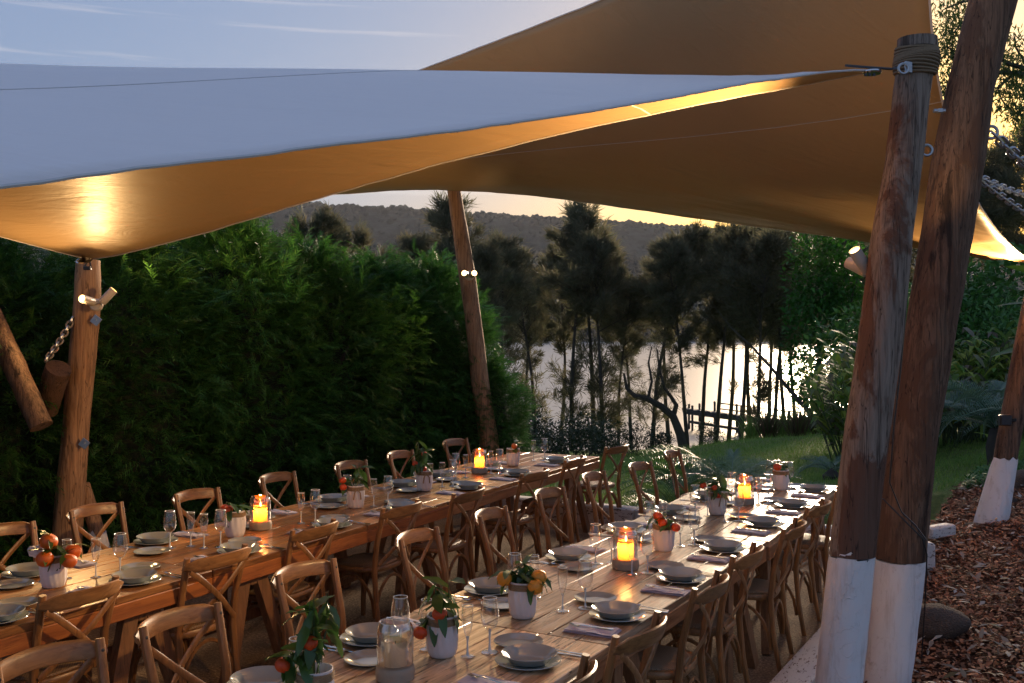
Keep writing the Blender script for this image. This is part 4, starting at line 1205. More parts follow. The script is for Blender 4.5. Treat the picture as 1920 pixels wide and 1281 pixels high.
# chains
def chain(label, a, b, n, sag, R=.028, r=.006, D=None):
    t_ = thing('chain', label, 'chain', a)
    a = np.array(a); b = np.array(b); mb = MB(); L = np.linalg.norm(b - a) / n
    hl = L * .5 + r * 1.3; w = R * .62
    pp = [(math.copysign(max(0, hl - w), math.cos(q)) * (1 if abs(math.cos(q)) > 1e-6 else 0) + w * math.cos(q), w * math.sin(q), 0) for q in np.linspace(0, 2 * math.pi, 21)]
    mb.tube(pp, r, 6, cap=False); me = mb.mesh('link', M['metal'])
    for i in range(n):
        f0, f1 = i / n, (i + 1) / n
        q0 = a + (b - a) * f0; q1 = a + (b - a) * f1
        q0 = q0 - np.array([0, 0, sag * 4 * f0 * (1 - f0)]); q1 = q1 - np.array([0, 0, sag * 4 * f1 * (1 - f1)])
        d = Vector(q1 - q0).normalized(); m = Vector((q0 + q1) / 2 - a)
        Mx = d.to_track_quat('X', 'Z').to_matrix() @ Matrix.Rotation(R_(45 + 90 * (i % 2)), 3, 'X')
        obj('link', me, t_, M=Matrix.Translation(m) @ Mx.to_4x4())
    return t_
ch = chain('heavy steel chain running right from the eye ring high on the brown pole', un(1862, 250, 5.9), un(1990, 350, 6.6), 13, .03, .040, .0095)
ring(ch, (-.01, 0, .005), .036, .010)
chain('upper of the two thinner chains right of the brown pole', un(1834, 330, 5.95), un(1990, 378, 7.2), 22, .03, .028, .0065)
chain('lower of the two thinner chains right of the brown pole', un(1834, 334, 5.95), un(1990, 438, 7.0), 22, .02, .028, .0065)
chain('dark chain hanging down left from the back of the left pine pole', un(137, 596, 8.1), un(86, 676, 7.9), 11, .02, .034, .008)

# boulders
def boulder(label, px, py, D, s, seed):
    V = ico * 1.0; mb = MB(); n1 = 18
    prof = [(math.sin(a), -math.cos(a)) for a in np.linspace(.05, math.pi - .02, 12)]
    mb.lathe(prof, 18, fn=lambda r, z, q: max(.01, r * (1 + .28 * mnoise.noise(Vector((math.cos(q) * 1.3 + seed, math.sin(q) * 1.3, z * 1.3))) + .10 * mnoise.noise(Vector((math.cos(q) * 4, math.sin(q) * 4 + seed, z * 5))))), cap0=True, cap1=True)
    o = obj('boulder', mb.mesh('boulder', M['granite'], True, 80), None, tuple(un(px, py, D)), (0, 0, seed), s); tag(o, label, 'boulder', None); return o
boulder('low brown boulder half sunk in mulch right of the brown pole', 1752, 1168, 6.6, (.22, .18, .12), 3)
boulder('pale stone slab at the foot of the leaning pole', 1857, 992, 9.4, (.28, .2, .05), 5)
boulder('rounded pale stone just behind the foot of the leaning pole', 1893, 948, 10.2, (.1, .1, .09), 9)
boulder('grey rock at the upper right corner of the mulch bed', 1925, 908, 11.0, (.25, .2, .16), 7)

# ------------------------------------------------------------------ shade sails
def coons(c0, c1, d0, d1):
    n = len(c0); m = len(d0); u = np.linspace(0, 1, n)[:, None, None]; v = np.linspace(0, 1, m)[None, :, None]
    S = (1 - v) * c0[:, None] + v * c1[:, None] + (1 - u) * d0[None] + u * d1[None]
    return S - ((1 - u) * (1 - v) * c0[0] + u * (1 - v) * c0[-1] + (1 - u) * v * c1[0] + u * v * c1[-1])
def edge_px(A, B, pts, n=61):
    """edge between the two corners whose height follows the photographed hem"""
    T = [0., 1.]; Z = [0., 0.]
    for px, py in pts:
        k = (px - CX) / F_PX; t = (k * A[1] - A[0]) / ((B[0] - A[0]) - k * (B[1] - A[1])); D = A[1] + (B[1] - A[1]) * t
        T.append(t); Z.append(un(px, py, D)[2] - (A[2] + (B[2] - A[2]) * t))
    T = np.array(T); Z = np.array(Z)
    Mx = np.stack([T * (1 - T), T * (1 - T) * (1 - 2 * T), T * (1 - T) * (1 - 2 * T) ** 2], 1)[:, :3 if len(pts) > 3 else 2]
    c = np.linalg.lstsq(Mx, Z, rcond=None)[0]; s = np.linspace(0, 1, n); Q = A[None] + (B - A)[None] * s[:, None]
    Q[:, 2] += np.stack([s * (1 - s), s * (1 - s) * (1 - 2 * s), s * (1 - s) * (1 - 2 * s) ** 2], 1)[:, :Mx.shape[1]] @ c
    return Q
def sag_line(A, B, s, n=61):
    q = np.linspace(0, 1, n)[:, None]; Q = A[None] + (B - A)[None] * q; Q[:, 2:3] -= s * 4 * q * (1 - q); return Q
def sail(name, label, S, seams=(), wr=.006, tension=()):
    n, m, _ = S.shape
    S = S.copy()
    uu, vv = np.meshgrid(np.linspace(0, 1, n), np.linspace(0, 1, m), indexing='ij')
    S[..., 2] += .012 * np.vectorize(lambda a, b: mnoise.noise(Vector((a * 2.0, b * 8.0, seed_(name)))))(uu, vv) * np.minimum(1, 8 * np.minimum(uu, 1 - uu)) * np.minimum(1, 8 * np.minimum(vv, 1 - vv))
    for cu, cv, amp in tension:
        du, dv = np.abs(uu - cu), np.abs(vv - cv); rr = np.hypot(du, dv) + 1e-4; an = np.arctan2(dv, du)
        S[..., 2] += amp * np.exp(-rr * 5.5) * np.minimum(1, rr * 18) * np.sin(an * 34 + 3 * np.sin(an * 9))
    e = np.minimum.reduce([uu, 1 - uu, vv, 1 - vv])
    for i in range(n):
        for j in range(m):
            if e[i, j] < .12:
                S[i, j, 2] += wr * (1 - e[i, j] / .12) * (mnoise.noise(Vector((S[i, j, 0] * 3, S[i, j, 1] * 3, seed_(name)))) + .6 * mnoise.noise(Vector((S[i, j, 0] * 9, S[i, j, 1] * 9, 2))))
    t_ = thing(name, label, 'shade sail')
    i = np.arange(n - 1)[:, None] * m + np.arange(m - 1)[None]
    Fc = np.stack([i, i + m, i + m + 1, i + 1], -1).reshape(-1, 4)
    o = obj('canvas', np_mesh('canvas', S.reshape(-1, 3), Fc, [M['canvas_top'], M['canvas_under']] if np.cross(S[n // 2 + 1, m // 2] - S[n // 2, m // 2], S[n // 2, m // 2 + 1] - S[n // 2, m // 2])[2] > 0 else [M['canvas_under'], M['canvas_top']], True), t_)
    so = o.modifiers.new('thickness', 'SOLIDIFY'); so.thickness = .0016; so.offset = 0; so.material_offset = 1
    mb = MB()
    for E in (S[:, 0], S[:, -1], S[0], S[-1]):
        mb.tube([tuple(p) for p in E[::1]], 1.0, 6, flat=(.005, .007))
    obj('hem', mb.mesh('hem', M['hem']), t_)
    for ax, k in seams:
        E = S[k] if ax == 0 else S[:, k]
        mb = MB(); mb.tube([tuple(p + [0, 0, .0]) for p in E], 1.0, 6, flat=(.0022, .008)); obj('seam', mb.mesh('seam', M['hem']), t_)
    return t_, S
def seed_(n): return float(sum(map(ord, n)) % 13)
A_P = un(1640, 133, 5.0); A_L = un(165, 487, 8.0)
ND, Npx = 2.0, -200.0
A_N = un(Npx, 350 - Npx * .132, ND); A_H = np.array([-8.54, 2.54, 4.055])
E1 = edge_px(A_P, A_N, [(1300, 175), (940, 235), (700, 262), (500, 290), (350, 305), (0, 350)])
E2 = edge_px(A_P, A_L, [(1300, 200), (950, 272), (635, 364), (400, 430)])
S = coons(E1, sag_line(A_L, A_H, -.053), E2, sag_line(A_N, A_H, .006))
uu = np.linspace(0, 1, 61)[:, None]; vv = np.linspace(0, 1, 61)[None]
S[..., 2] += 16 * uu * (1 - uu) * vv * (1 - vv) * (.0995 - .703 * (uu - .5))
sailA, SA = sail('shade_sail', 'front beige shade sail with pale top side, low corner on the left pine pole', S, [(1, 12)], .006, [(0, 1, .012), (0, 0, .01)])
B_T = un(852, 345, 12.45); B_R = un(1938, 494, 9.3); B_U = un(1752, -330, 5.3); B_W = un(385, 325, 11.0)
eUR = edge_px(B_U, B_R, [(1756, 60), (1762, 150), (1772, 210), (1788, 270), (1832, 380), (1890, 460)])
def edge_free(P, n=61):
    P = np.array(P); d = np.r_[0, np.cumsum(np.linalg.norm(np.diff(P, axis=0), axis=1))]; d /= d[-1]; s = np.linspace(0, 1, n)
    deg = min(3, len(P) - 1); Q = np.stack([np.polyval(np.polyfit(d, P[:, k], deg), s) for k in range(3)], 1)
    Q = Q + (P[0] - Q[0]) * (1 - s)[:, None] + (P[-1] - Q[-1]) * s[:, None]; return Q
eUR = edge_free([B_U, un(1752, 0, 5.75), un(1755, 110, 6.1), un(1768, 200, 6.5), un(1790, 270, 6.9), un(1832, 380, 7.5), un(1885, 455, 8.2), B_R])
eTR = edge_px(B_T, B_R, [(1072, 376), (1281, 406), (1489, 435), (1635, 453), (1814, 478)])
eWT = edge_px(B_W, B_T, [(635, 364), (740, 356)])
eWU = edge_free([B_W, un(560, 236, 10.2), un(776, 135, 9.2), un(960, 62, 8.3), un(1143, 0, 7.5), un(1400, -120, 6.5), B_U])
S = coons(eWU, eTR, eWT, eUR)     # u from W to U, v from W to T
sailB, SB = sail('shade_sail', 'big back shade sail stretched from the rope wrapped pole to the far pole', S, [(1, 20)], .008, [(0, 1, .02), (1, 1, .05)])

# corner hardware
def corner_plate(label, p, rz=0, rx=0, s=1.0):
    t_ = thing('corner_plate', label, 'sail fitting', p, rot=(rx, 0, rz))
    mb = MB(); mb.lathe([(.001, .006), (.05 * s, .006), (.055 * s, 0), (.05 * s, -.006), (.001, -.006)], 20); obj('plate', mb.mesh('plate', M['steel']), t_)
    me = MB().lathe([(.001, .004), (.009, .004), (.009, -.004)], 8).mesh('bolt', M['dark_metal'])
    for i in range(4):
        q = i * math.pi / 2 + .6; obj('bolt', me, t_, (.03 * s * math.cos(q), .03 * s * math.sin(q), -.009))
    return t_
corner_plate('round bolted plate at the low corner of the front sail on the left pine pole', A_L + np.array([0, -.07, -.01]), rx=R_(28), s=1.15)
o = thing('pole_bracket', 'dark bracket holding the low sail corner to the left pine pole', 'sail fitting', un(164, 503, 7.98))
mb = MB().cbox((0, 0, 0), (.06, .03, .03), .004); mb.tube([(-.03, 0, 0), (-.01, .02, .05), (.01, .02, .05), (.03, 0, 0)], .007, 6); obj('shackle', mb.mesh('shackle', M['dark_metal']), o)
tb = thing('turnbuckle', 'steel turnbuckle joining the front sail corner to the rope wrapped pole', 'sail fitting', un(1640, 130, 4.98))
a0 = un(1640, 130, 4.98)
def rel(px, py, D): return tuple(un(px, py, D) - a0)
mb = MB(); mb.tube([rel(1585, 123, 4.93), rel(1635, 127, 4.94), rel(1680, 130, 4.92)], .006, 8); obj('threaded_rod', mb.mesh('threaded_rod', M['dark_metal']), tb)
mb = MB(); mb.tube([rel(1676, 130, 4.92), rel(1686, 129, 4.90)], .011, 8); obj('nut', mb.mesh('nut', M['dark_metal']), tb)
ring(tb, rel(1694, 129, 4.88), .024, .007)
mb = MB(); mb.cbox(rel(1703, 126, 4.90), (.045, .012, .055), .003, Matrix.Rotation(R_(25), 3, 'Z')); obj('wall_plate', mb.mesh('wall_plate', M['metal']), tb)
mb = MB(); mb.lathe([(.001, .008), (.042, .008), (.046, 0), (.042, -.008), (.001, -.008)], 18, rel(1635, 136, 4.93)); obj('plate', mb.mesh('plate', M['steel']), tb)
mb = MB()
for dx in (-20, -8, 6): mb.lathe([(.001, -.012), (.007, -.012), (.007, 0)], 8, rel(1635 + dx * .6, 138, 4.90))
obj('bolts', mb.mesh('bolts', M['dark_metal']), tb)

# ------------------------------------------------------------------ spot lamps on the poles
def spot_head(parent, p, d, lit=True, power=8, ang=95, L=.135, r=.033, name='lamp_head', blend=.6, aim=None):
    d = Vector(d).normalized(); q = d.to_track_quat('Z', 'Y').to_matrix().to_4x4()
    hd = link(bpy.data.objects.new(name, None)) if False else None
    mb = MB(); mb.lathe([(.001, -.004), (r * .9, -.004), (r, 0), (r, L * .55), (r * .97, L * .555), (r * .97, L * .565), (r, L * .57), (r, L), (r * .86, L), (r * .86, L - .018)], 24)
    h = obj(name, mb.mesh(name, M['lamp_body']), parent, M=Matrix.Translation(Vector(p)) @ q)
    mb = MB(); mb.lathe([(.0005, L - .012), (r * .86, L - .012)], 24)
    obj('lens', mb.mesh('lens', M['lens'] if lit else M['dark_metal'], False), h)
    if lit:
        ld = bpy.data.lights.new('lamp_light', 'SPOT'); ld.energy = power * LAMP; ld.color = (1.0, .60, .24); ld.spot_size = R_(ang); ld.spot_blend = blend; ld.shadow_soft_size = .035
        lo_ = obj('lamp_light', ld, None); lo_.location = Matrix.Translation(Vector(parent.location)) @ Vector(p) + d * (L + .01); lo_.rotation_euler = (Vector(aim) if aim else d).to_track_quat('-Z', 'Y').to_euler()
        lo_.parent = h; lo_.matrix_parent_inverse = (Matrix.Translation(Vector(parent.location)) @ h.matrix_local).inverted()
    return h
def arm(parent, P, r=.010):
    mb = MB(); mb.tube(P, r, 8); return obj('arm', mb.mesh('arm', M['lamp_body']), parent)
def mount(parent, p, r=.042):
    mb = MB(); mb.lathe([(.001, .03), (r * .8, .028), (r, .015), (r, -.015)], 20); return obj('mount', mb.mesh('mount', M['lamp_body']), parent, p, (R_(90), 0, 0))
lA = thing('twin_spot_lamp', 'twin cream spot lamp on the left pine pole, one head lit under the sail', 'spot lamp', un(181, 572, D4 - .16))
mount(lA, (0, 0, 0), .05); arm(lA, [(0, -.02, .01), (.03, -.04, .01), (.05, -.04, .02)])
spot_head(lA, (-.005, -.06, .02), (-.26, -1.0, .20), True, 4.2, 165, blend=1.0, aim=(.15, -.15, .97))
spot_head(lA, (.06, -.045, .02), (.75, .15, .85), True, 5, 80)
lB = thing('twin_spot_lamp', 'twin spot lamp with both round heads lit on the far pole by the hedge end', 'spot lamp', un(880, 517, D5 - .16))
mount(lB, (0, 0, 0), .06); arm(lB, [(-.03, -.03, .02), (.03, -.03, .02)])
spot_head(lB, (-.02, -.06, .0), (-.25, -1.0, .16), True, 1.3, 110, .14, .036, aim=(-.2, -.5, .85))
spot_head(lB, (.035, -.05, .0), (.25, -1.0, .16), True, 1.0, 110, .14, .036, aim=(.3, -.6, .8))
lC = thing('twin_spot_lamp', 'cream spot lamp behind the rope wrapped pole, head tilted up to the left', 'spot lamp', un(1634, 508, D1 + .10))
mount(lC, (.03, .0, 0), .04); arm(lC, [(.02, .0, 0), (-.01, 0, -.012), (-.035, 0, -.008)])
spot_head(lC, (-.028, -.015, .0), (-.62, -.35, .80), True, 13, 120, .135, .031)
spot_head(lC, (-.005, .06, .0), (-.70, 1.0, .60), True, .5, 70, .12, .031, aim=(-1, .6, .8))
lD = thing('twin_spot_lamp', 'twin spot lamp on the leaning pole, just outside the right edge of the picture', 'spot lamp', un(1950, 560, D3 - .16))
mount(lD, (0, 0, 0), .05); arm(lD, [(0, -.02, .01), (.03, -.04, .01), (.05, -.04, .02)])
spot_head(lD, (-.01, -.06, .02), (-.55, -.5, .75), True, 12, 74, aim=(-.1, -.06, .99))
spot_head(lD, (.06, -.045, .02), (.6, .2, .8), True, 1, 70)

# evening air over the lake

me = bpy.data.meshes.new('haze'); b_ = MB().box((250, 730, 71.5), (2700, 1560, 161)); me.from_pydata(b_.V, [], b_.F)
t = NT('evening_air'); pv = t.n('ShaderNodeVolumePrincipled'); pv.inputs['Color'].default_value = (.82, .86, .95, 1); pv.inputs['Density'].default_value = .00007; pv.inputs['Anisotropy'].default_value = .2
t.l(pv.outputs['Volume'], t.out.inputs['Volume']); me.materials.append(t.m)
tag(obj('haze', me), 'thin evening haze over the lake and the far hills', 'haze', kind='stuff')
cy.volume_bounces = 1
# ================================================================== tables
TH = .76
def table(name, label, p0, p1, width, top, apron, npl=6, seed=0, breadboard=False, legs=(.16, .84)):
    """p0 -> p1 is the right-hand top edge, the table lies to the left of it"""
    p0 = np.array(p0[:2]); p1 = np.array(p1[:2]); L = np.linalg.norm(p1 - p0) - .006
    a = math.atan2(p1[1] - p0[1], p1[0] - p0[0])
    t_ = thing(name, label, 'table', (p0[0], p0[1], 0), a, 'long plank tables laid for dinner')
    r = random.Random(seed)
    ws = [r.uniform(.8, 1.25) for _ in range(npl)]; k = (width - .0) / sum(ws); y = 0.0
    for i, w in enumerate(ws):
        w *= k; cuts = [0, L] if r.random() < .45 else [0, L * r.uniform(.3, .7), L]
        for c0, c1 in zip(cuts[:-1], cuts[1:]):
            mb = MB(); mb.cbox((0, 0, 0), (c1 - c0 - .003, w - .0035, .038), .0035)
            obj('plank', mb.mesh('plank', M[top], True, 30), t_, ((c0 + c1) / 2, y + w / 2, TH - .019 - r.uniform(0, .0022)))
        y += w
    for yy, nm in ((.0, 'side_rail'), (width, 'side_rail')):
        mb = MB(); mb.cbox((0, 0, 0), (L, .034, .085), .005); obj(nm, mb.mesh(nm, M[apron], True, 30), t_, (L / 2, yy + (.017 if yy == 0 else -.017) , TH - .040 - .0425))
    for xx in (.02, L - .02):
        mb = MB(); mb.cbox((0, 0, 0), (width - .08, .034, .085), .005); obj('end_rail', mb.mesh('end_rail', M[apron], True, 30), t_, (xx, width / 2, TH - .0835), (0, 0, math.pi / 2))
    for f in legs:
        x = L * f
        for yy, dx in ((.10, 1), (width - .10, 1)):
            mb = MB()
            for s in (-1, 1):
                mb = MB(); top_ = Vector((x + s * .035, yy + (.02 if yy < .5 else -.02), TH - .04)); bot = Vector((x + s * .27, yy + (-.05 if yy < .5 else .05), 0))
                d = (bot - top_); mb.tube([top_, bot], 1.0, 4, flat=(.055, .032), up=(1, 0, 0)); obj('leg', mb.mesh('leg', M['trestle'], False), t_)
        mb = MB(); mb.cbox((x, width / 2, TH - .14), (.06, width - .16, .09), .005); mb.cbox((x, width / 2, .30), (.36, .03, .08), .004)
        obj('cross_beam', mb.mesh('cross_beam', M['trestle'], True, 30), t_)
    mb = MB(); mb.cbox((L / 2, width / 2, .26), (L * (legs[1] - legs[0]), .04, .10), .005); obj('stretcher', mb.mesh('stretcher', M['trestle'], True, 30), t_)
    return t_
W_R, W_L = 1.02, .98
j2 = at(1139, 1209, TH); j1 = at(1438, 1015.3, TH); je = at(1572, 911, TH)
d = (j1 - j2)[:2]; d /= np.linalg.norm(d)
table('plank_table', 'nearest plank table of the right hand row, cut by the bottom of the picture', (j2[0] - d[0] * 2.4 + .01, j2[1] - d[1] * 2.4), (j2[0] + .012, j2[1] + .0), W_R, 'plank', 'apron', 6, 3)
table('plank_table', 'middle plank table of the right hand row, most scarred and worn boards', j2, j1, W_R, 'plank', 'apron', 7, 5)
table('plank_table', 'far plank table of the right hand row, ending in front of the cycads', (j1[0] + .02, j1[1] + .004), je, W_R, 'plank', 'apron', 6, 8)
a0 = at(0, 1183, TH); aj = at(401, 1069, TH); bj = at(850, 937, TH); ae = at(1125, 856, TH)
d = (aj - a0)[:2]; d /= np.linalg.norm(d)
table('plank_table', 'nearest plank table of the left hand row, cut by the left edge of the picture', (aj[0] - d[0] * 2.6, aj[1] - d[1] * 2.6), aj, W_L, 'plank_dark', 'apron_dark', 5, 12)
table('plank_table', 'middle plank table of the left hand row with the deep orange side rail', aj, bj, W_L, 'plank_dark', 'apron_dark', 6, 14)
table('plank_table', 'far plank table of the left hand row, its end over the lawn', bj, ae, W_L, 'plank_dark', 'apron', 6, 17)

# ================================================================== chairs
def arc(p0, p1, bulge, n=9, ax=(0, -1, 0)):
    p0 = Vector(p0); p1 = Vector(p1); ax = Vector(ax)
    return [p0.lerp(p1, i / (n - 1)) + ax * bulge * math.sin(math.pi * i / (n - 1)) for i in range(n)]
def make_chair():
    t_ = thing('cross_back_chair', 'x', 'chair')
    ch = M['chair']
    # seat: rounded trapezoid ring and woven cane
    def outline(k, z):
        out = []
        for i in range(28):
            q = 2 * math.pi * i / 28; c, s = math.cos(q), math.sin(q)
            x = (abs(c) ** .62) * (1 if c > 0 else -1) * (.215 + .018 * s) * k; y = (abs(s) ** .68) * (1 if s > 0 else -1) * .205 * k
            out.append((x, y, z))
        return out
    mb = MB(); rings = [outline(1.0, .425), outline(1.03, .435), outline(1.03, .452), outline(1.0, .462), outline(.86, .462), outline(.85, .452)]
    V = sum(rings, []); Fc = [(j * 28 + i, j * 28 + (i + 1) % 28, (j + 1) * 28 + (i + 1) % 28, (j + 1) * 28 + i) for j in range(5) for i in range(28)]
    mb.add(V, Fc); obj('seat_frame', mb.mesh('seat_frame', M['rail']), t_)
    mb = MB(); rings = [outline(.88, .463), outline(.84, .471), outline(.5, .474)]; V = sum(rings, []) + [(0, 0, .472)]
    Fc = [(j * 28 + i, j * 28 + (i + 1) % 28, (j + 1) * 28 + (i + 1) % 28, (j + 1) * 28 + i) for j in range(2) for i in range(28)] + [(56 + i, 56 + (i + 1) % 28, 84) for i in range(28)]
    mb.add(V, Fc); obj('cane_seat', mb.mesh('cane_seat', M['cane']), t_)
    for s in (-1, 1):
        mb = MB(); mb.tube([(s * .205, -.255, 0), (s * .198, -.215, .22), (s * .193, -.195, .44), (s * .196, -.215, .62), (s * .205, -.262, .80), (s * .207, -.280, .885)], [.9, 1, 1.1, 1.05, 1, .9], 8, flat=(.0185, .0155), up=(1, 0, 0))
        obj('back_post', mb.mesh('back_post', ch), t_)
        mb = MB(); mb.tube([(s * .192, .19, 0), (s * .186, .180, .22), (s * .178, .168, .43)], [.82, 1, 1.15], 8, flat=(.018, .018), up=(1, 0, 0))
        obj('front_leg', mb.mesh('front_leg', ch), t_)
        # bent cross brace: from the rail end over the back to the opposite seat corner
        mb = MB(); P = []
        for i in range(13):
            f = i / 12; x = s * (.208 - .385 * f ** .9) if f < 1 else s * -.177
            z = .815 - .335 * f ** .95; y = -.300 + .075 * f - .030 * math.sin(math.pi * min(1, f * 1.1)) + (.004 * s)
            P.append((x, y, z))
        mb.tube(P, 1.0, 6, flat=(.005, .0165), up=(0, 1, 0)); obj('cross_brace', mb.mesh('cross_brace', ch), t_)
        # bent hoop under the seat side
        hp = [(s * .196, -.20, .13)] + [(s * (.196 - .006 * math.sin(math.pi * f)), -.19 + .36 * f, .18 + .215 * math.sin(math.pi * f) ** .55) for f in np.linspace(.03, .97, 13)] + [(s * .186, .178, .13)]
        mb = MB(); mb.tube(hp, 1.0, 6, flat=(.009, .011), up=(1, 0, 0)); obj('side_hoop', mb.mesh('side_hoop', ch), t_)
        mb = MB(); mb.lathe([(.001, .006), (.007, .005), (.009, 0)], 8); o = obj('bolt', mb.mesh('bolt', M['dark_metal']), t_, (s * .2065, -.2605, .842), (R_(-78), 0, 0))
    for y, nm in ((.176, 'front_hoop'), (-.205, 'back_hoop')):
        hp = [(-.188, y, .13)] + [(-.18 + .36 * f, y, .18 + .205 * math.sin(math.pi * f) ** .55) for f in np.linspace(.03, .97, 13)] + [(.188, y, .13)]
        mb = MB(); mb.tube(hp, 1.0, 6, flat=(.009, .011), up=(0, 1, 0)); obj(nm, mb.mesh(nm, ch), t_)
    # curved top rail behind the posts
    mb = MB(); n = 17; V = []
    for i in range(n):
        f = i / (n - 1); x = -.238 + .476 * f; b = math.sin(math.pi * f); y = -.285 - .078 * b ** .9
        e = min(1, 4.5 * min(f, 1 - f) + .42); hh = .040 * e; zc = .838 + .012 * b
        tilt = -.010
        for q in range(10):
            an = 2 * math.pi * q / 10 + .3; cy_ = (abs(math.cos(an)) ** .6) * (1 if math.cos(an) > 0 else -1); sz = (abs(math.sin(an)) ** .6) * (1 if math.sin(an) > 0 else -1)
            V.append((x, y + cy_ * .011 * (.6 + .4 * e) + tilt * sz, zc + sz * hh))
    Fc = [(i * 10 + q, i * 10 + (q + 1) % 10, (i + 1) * 10 + (q + 1) % 10, (i + 1) * 10 + q) for i in range(n - 1) for q in range(10)] + [tuple(range(9, -1, -1)), tuple((n - 1) * 10 + q for q in range(10))]
    mb.add(V, [f[::-1] for f in Fc]); obj('top_rail', mb.mesh('top_rail', M['rail']), t_)
    return t_
chair = make_chair()
RZ = .84
def seat_at(px, py, side, label, group, jit=0, pull=0.0):
    p = at(px, py, RZ)
    v = np.array([math.cos(R_(28.6)), -math.sin(R_(28.6))]); f = -v if side == 'right' else v      # the way the sitter faces
    o = p[:2] + f * (.335 + pull)
    place(chair, label, (o[0], o[1], 0), math.atan2(-f[0], f[1]) + jit, group)
W_ = 'wooden cross back chair, '
ordn = ['nearest', 'second', 'third', 'fourth', 'fifth', 'sixth', 'seventh', 'eighth', 'farthest']
def row(pts, side, where, group, js):
    for i, (px, py) in enumerate(pts):
        nm = 'farthest' if i == len(pts) - 1 else ordn[i]
        seat_at(px, py, side, W_ + nm + ' ' + where, group, js[i % len(js)])
row([(1082, 1290), (1222, 1191), (1345, 1106), (1414, 1046), (1497, 996), (1545, 955), (1592, 926)], 'right', 'in the row beside the big white footed poles', 'chairs on the pole side of the right table', [.05, -.05, .04, .0, .06, -.04, .03])
row([(63, 1245), (323, 1168), (557, 1077), (774, 1011), (914, 968), (1021, 929), (1107, 897), (1192, 878), (1256, 854)], 'left', 'along the inner side of the right table', 'chairs on the inner side of the right table', [-.10, .0, -.03, .06, .10, .0, .07, -.02, .12])
row([(164, 1119), (424, 1050), (599, 999), (764, 958), (887, 931), (1013, 893), (1085, 868), (1167, 843)], 'right', 'along the inner side of the left table, seen from behind', 'chairs on the inner side of the left table', [.02, -.04, .05, .0, .04, -.03, .05, -.12])
row([(-12, 1000), (173, 960), (360, 931), (514, 898), (650, 875), (745, 855), (846, 832)], 'left', 'on the hedge side of the left table', 'chairs on the hedge side of the left table', [-.05, .03, .0, .05, .0, .06, -.04])

# ================================================================== tableware
def plate_mesh(name, R, h, well, mat, lip=.004):
    pr = [(.001, .003), (well * .7, .003), (well, .0035), (well + .008, .007), (R * .96, h - .001), (R, h), (R + .001, h - .002), (R - .004, h - lip), (well + .004, .001), (well * .9, 0), (.001, 0)]
    return MB().lathe(pr[::-1], 40).mesh(name, mat, True, 50)
dinner = obj('dinner_plate', plate_mesh('dinner_plate', .133, .018, .085, M['plate_l'])); tag(dinner, 'x', 'plate')
sidep = obj('side_plate', plate_mesh('side_plate', .105, .017, .065, M['plate'])); tag(sidep, 'x', 'plate')
mb = MB(); mb.lathe([(.001, .006), (.055, .006), (.078, .014), (.093, .032), (.113, .0425), (.1145, .041), (.112, .0385), (.096, .028), (.082, .010), (.06, 0), (.001, 0)][::-1], 40)
bowl = obj('pasta_bowl', mb.mesh('pasta_bowl', M['plate'], True, 50)); tag(bowl, 'x', 'bowl')
def glass(name, prof_bowl, stem_h, foot_r, stem_r=.0038, n=28):
    t_ = thing(name, 'x', 'glass')
    obj('bowl', MB().lathe(prof_bowl, n).mesh('bowl', M['glass']), t_)
    obj('rim', MB().tube([(prof_bowl[-1][0] * math.cos(q), prof_bowl[-1][0] * math.sin(q), prof_bowl[-1][1]) for q in np.linspace(0, 2 * math.pi, 29)], .0017, 6, cap=False).mesh('rim', M['glass_edge_glint']), t_)
    obj('stem', MB().lathe([(stem_r * 2.6, .005), (stem_r * 1.3, .016), (stem_r, .035), (stem_r, stem_h - .02), (stem_r * 1.7, stem_h - .004), (stem_r * 2.6, stem_h + .003)], 12).mesh('stem', M['glass_edge_glint']), t_)
    obj('foot', MB().lathe([(.0005, 0), (foot_r * .97, 0), (foot_r, .0012), (foot_r * .9, .003), (foot_r * .3, .006), (stem_r * 2.4, .009)], n).mesh('foot', M['glass']), t_)
    return t_
sh = .092
wine = glass('wine_glass', [(.0008, sh), (.012, sh + .003), (.026, sh + .014), (.035, sh + .032), (.0385, sh + .052), (.038, sh + .075), (.034, sh + .105), (.0295, sh + .133)], sh, .036)
sf = .078
flute = glass('champagne_flute', [(.0008, sf), (.008, sf + .006), (.015, sf + .024), (.020, sf + .048), (.0235, sf + .075), (.0245, sf + .095), (.0225, sf + .13)], sf, .029, .0034)
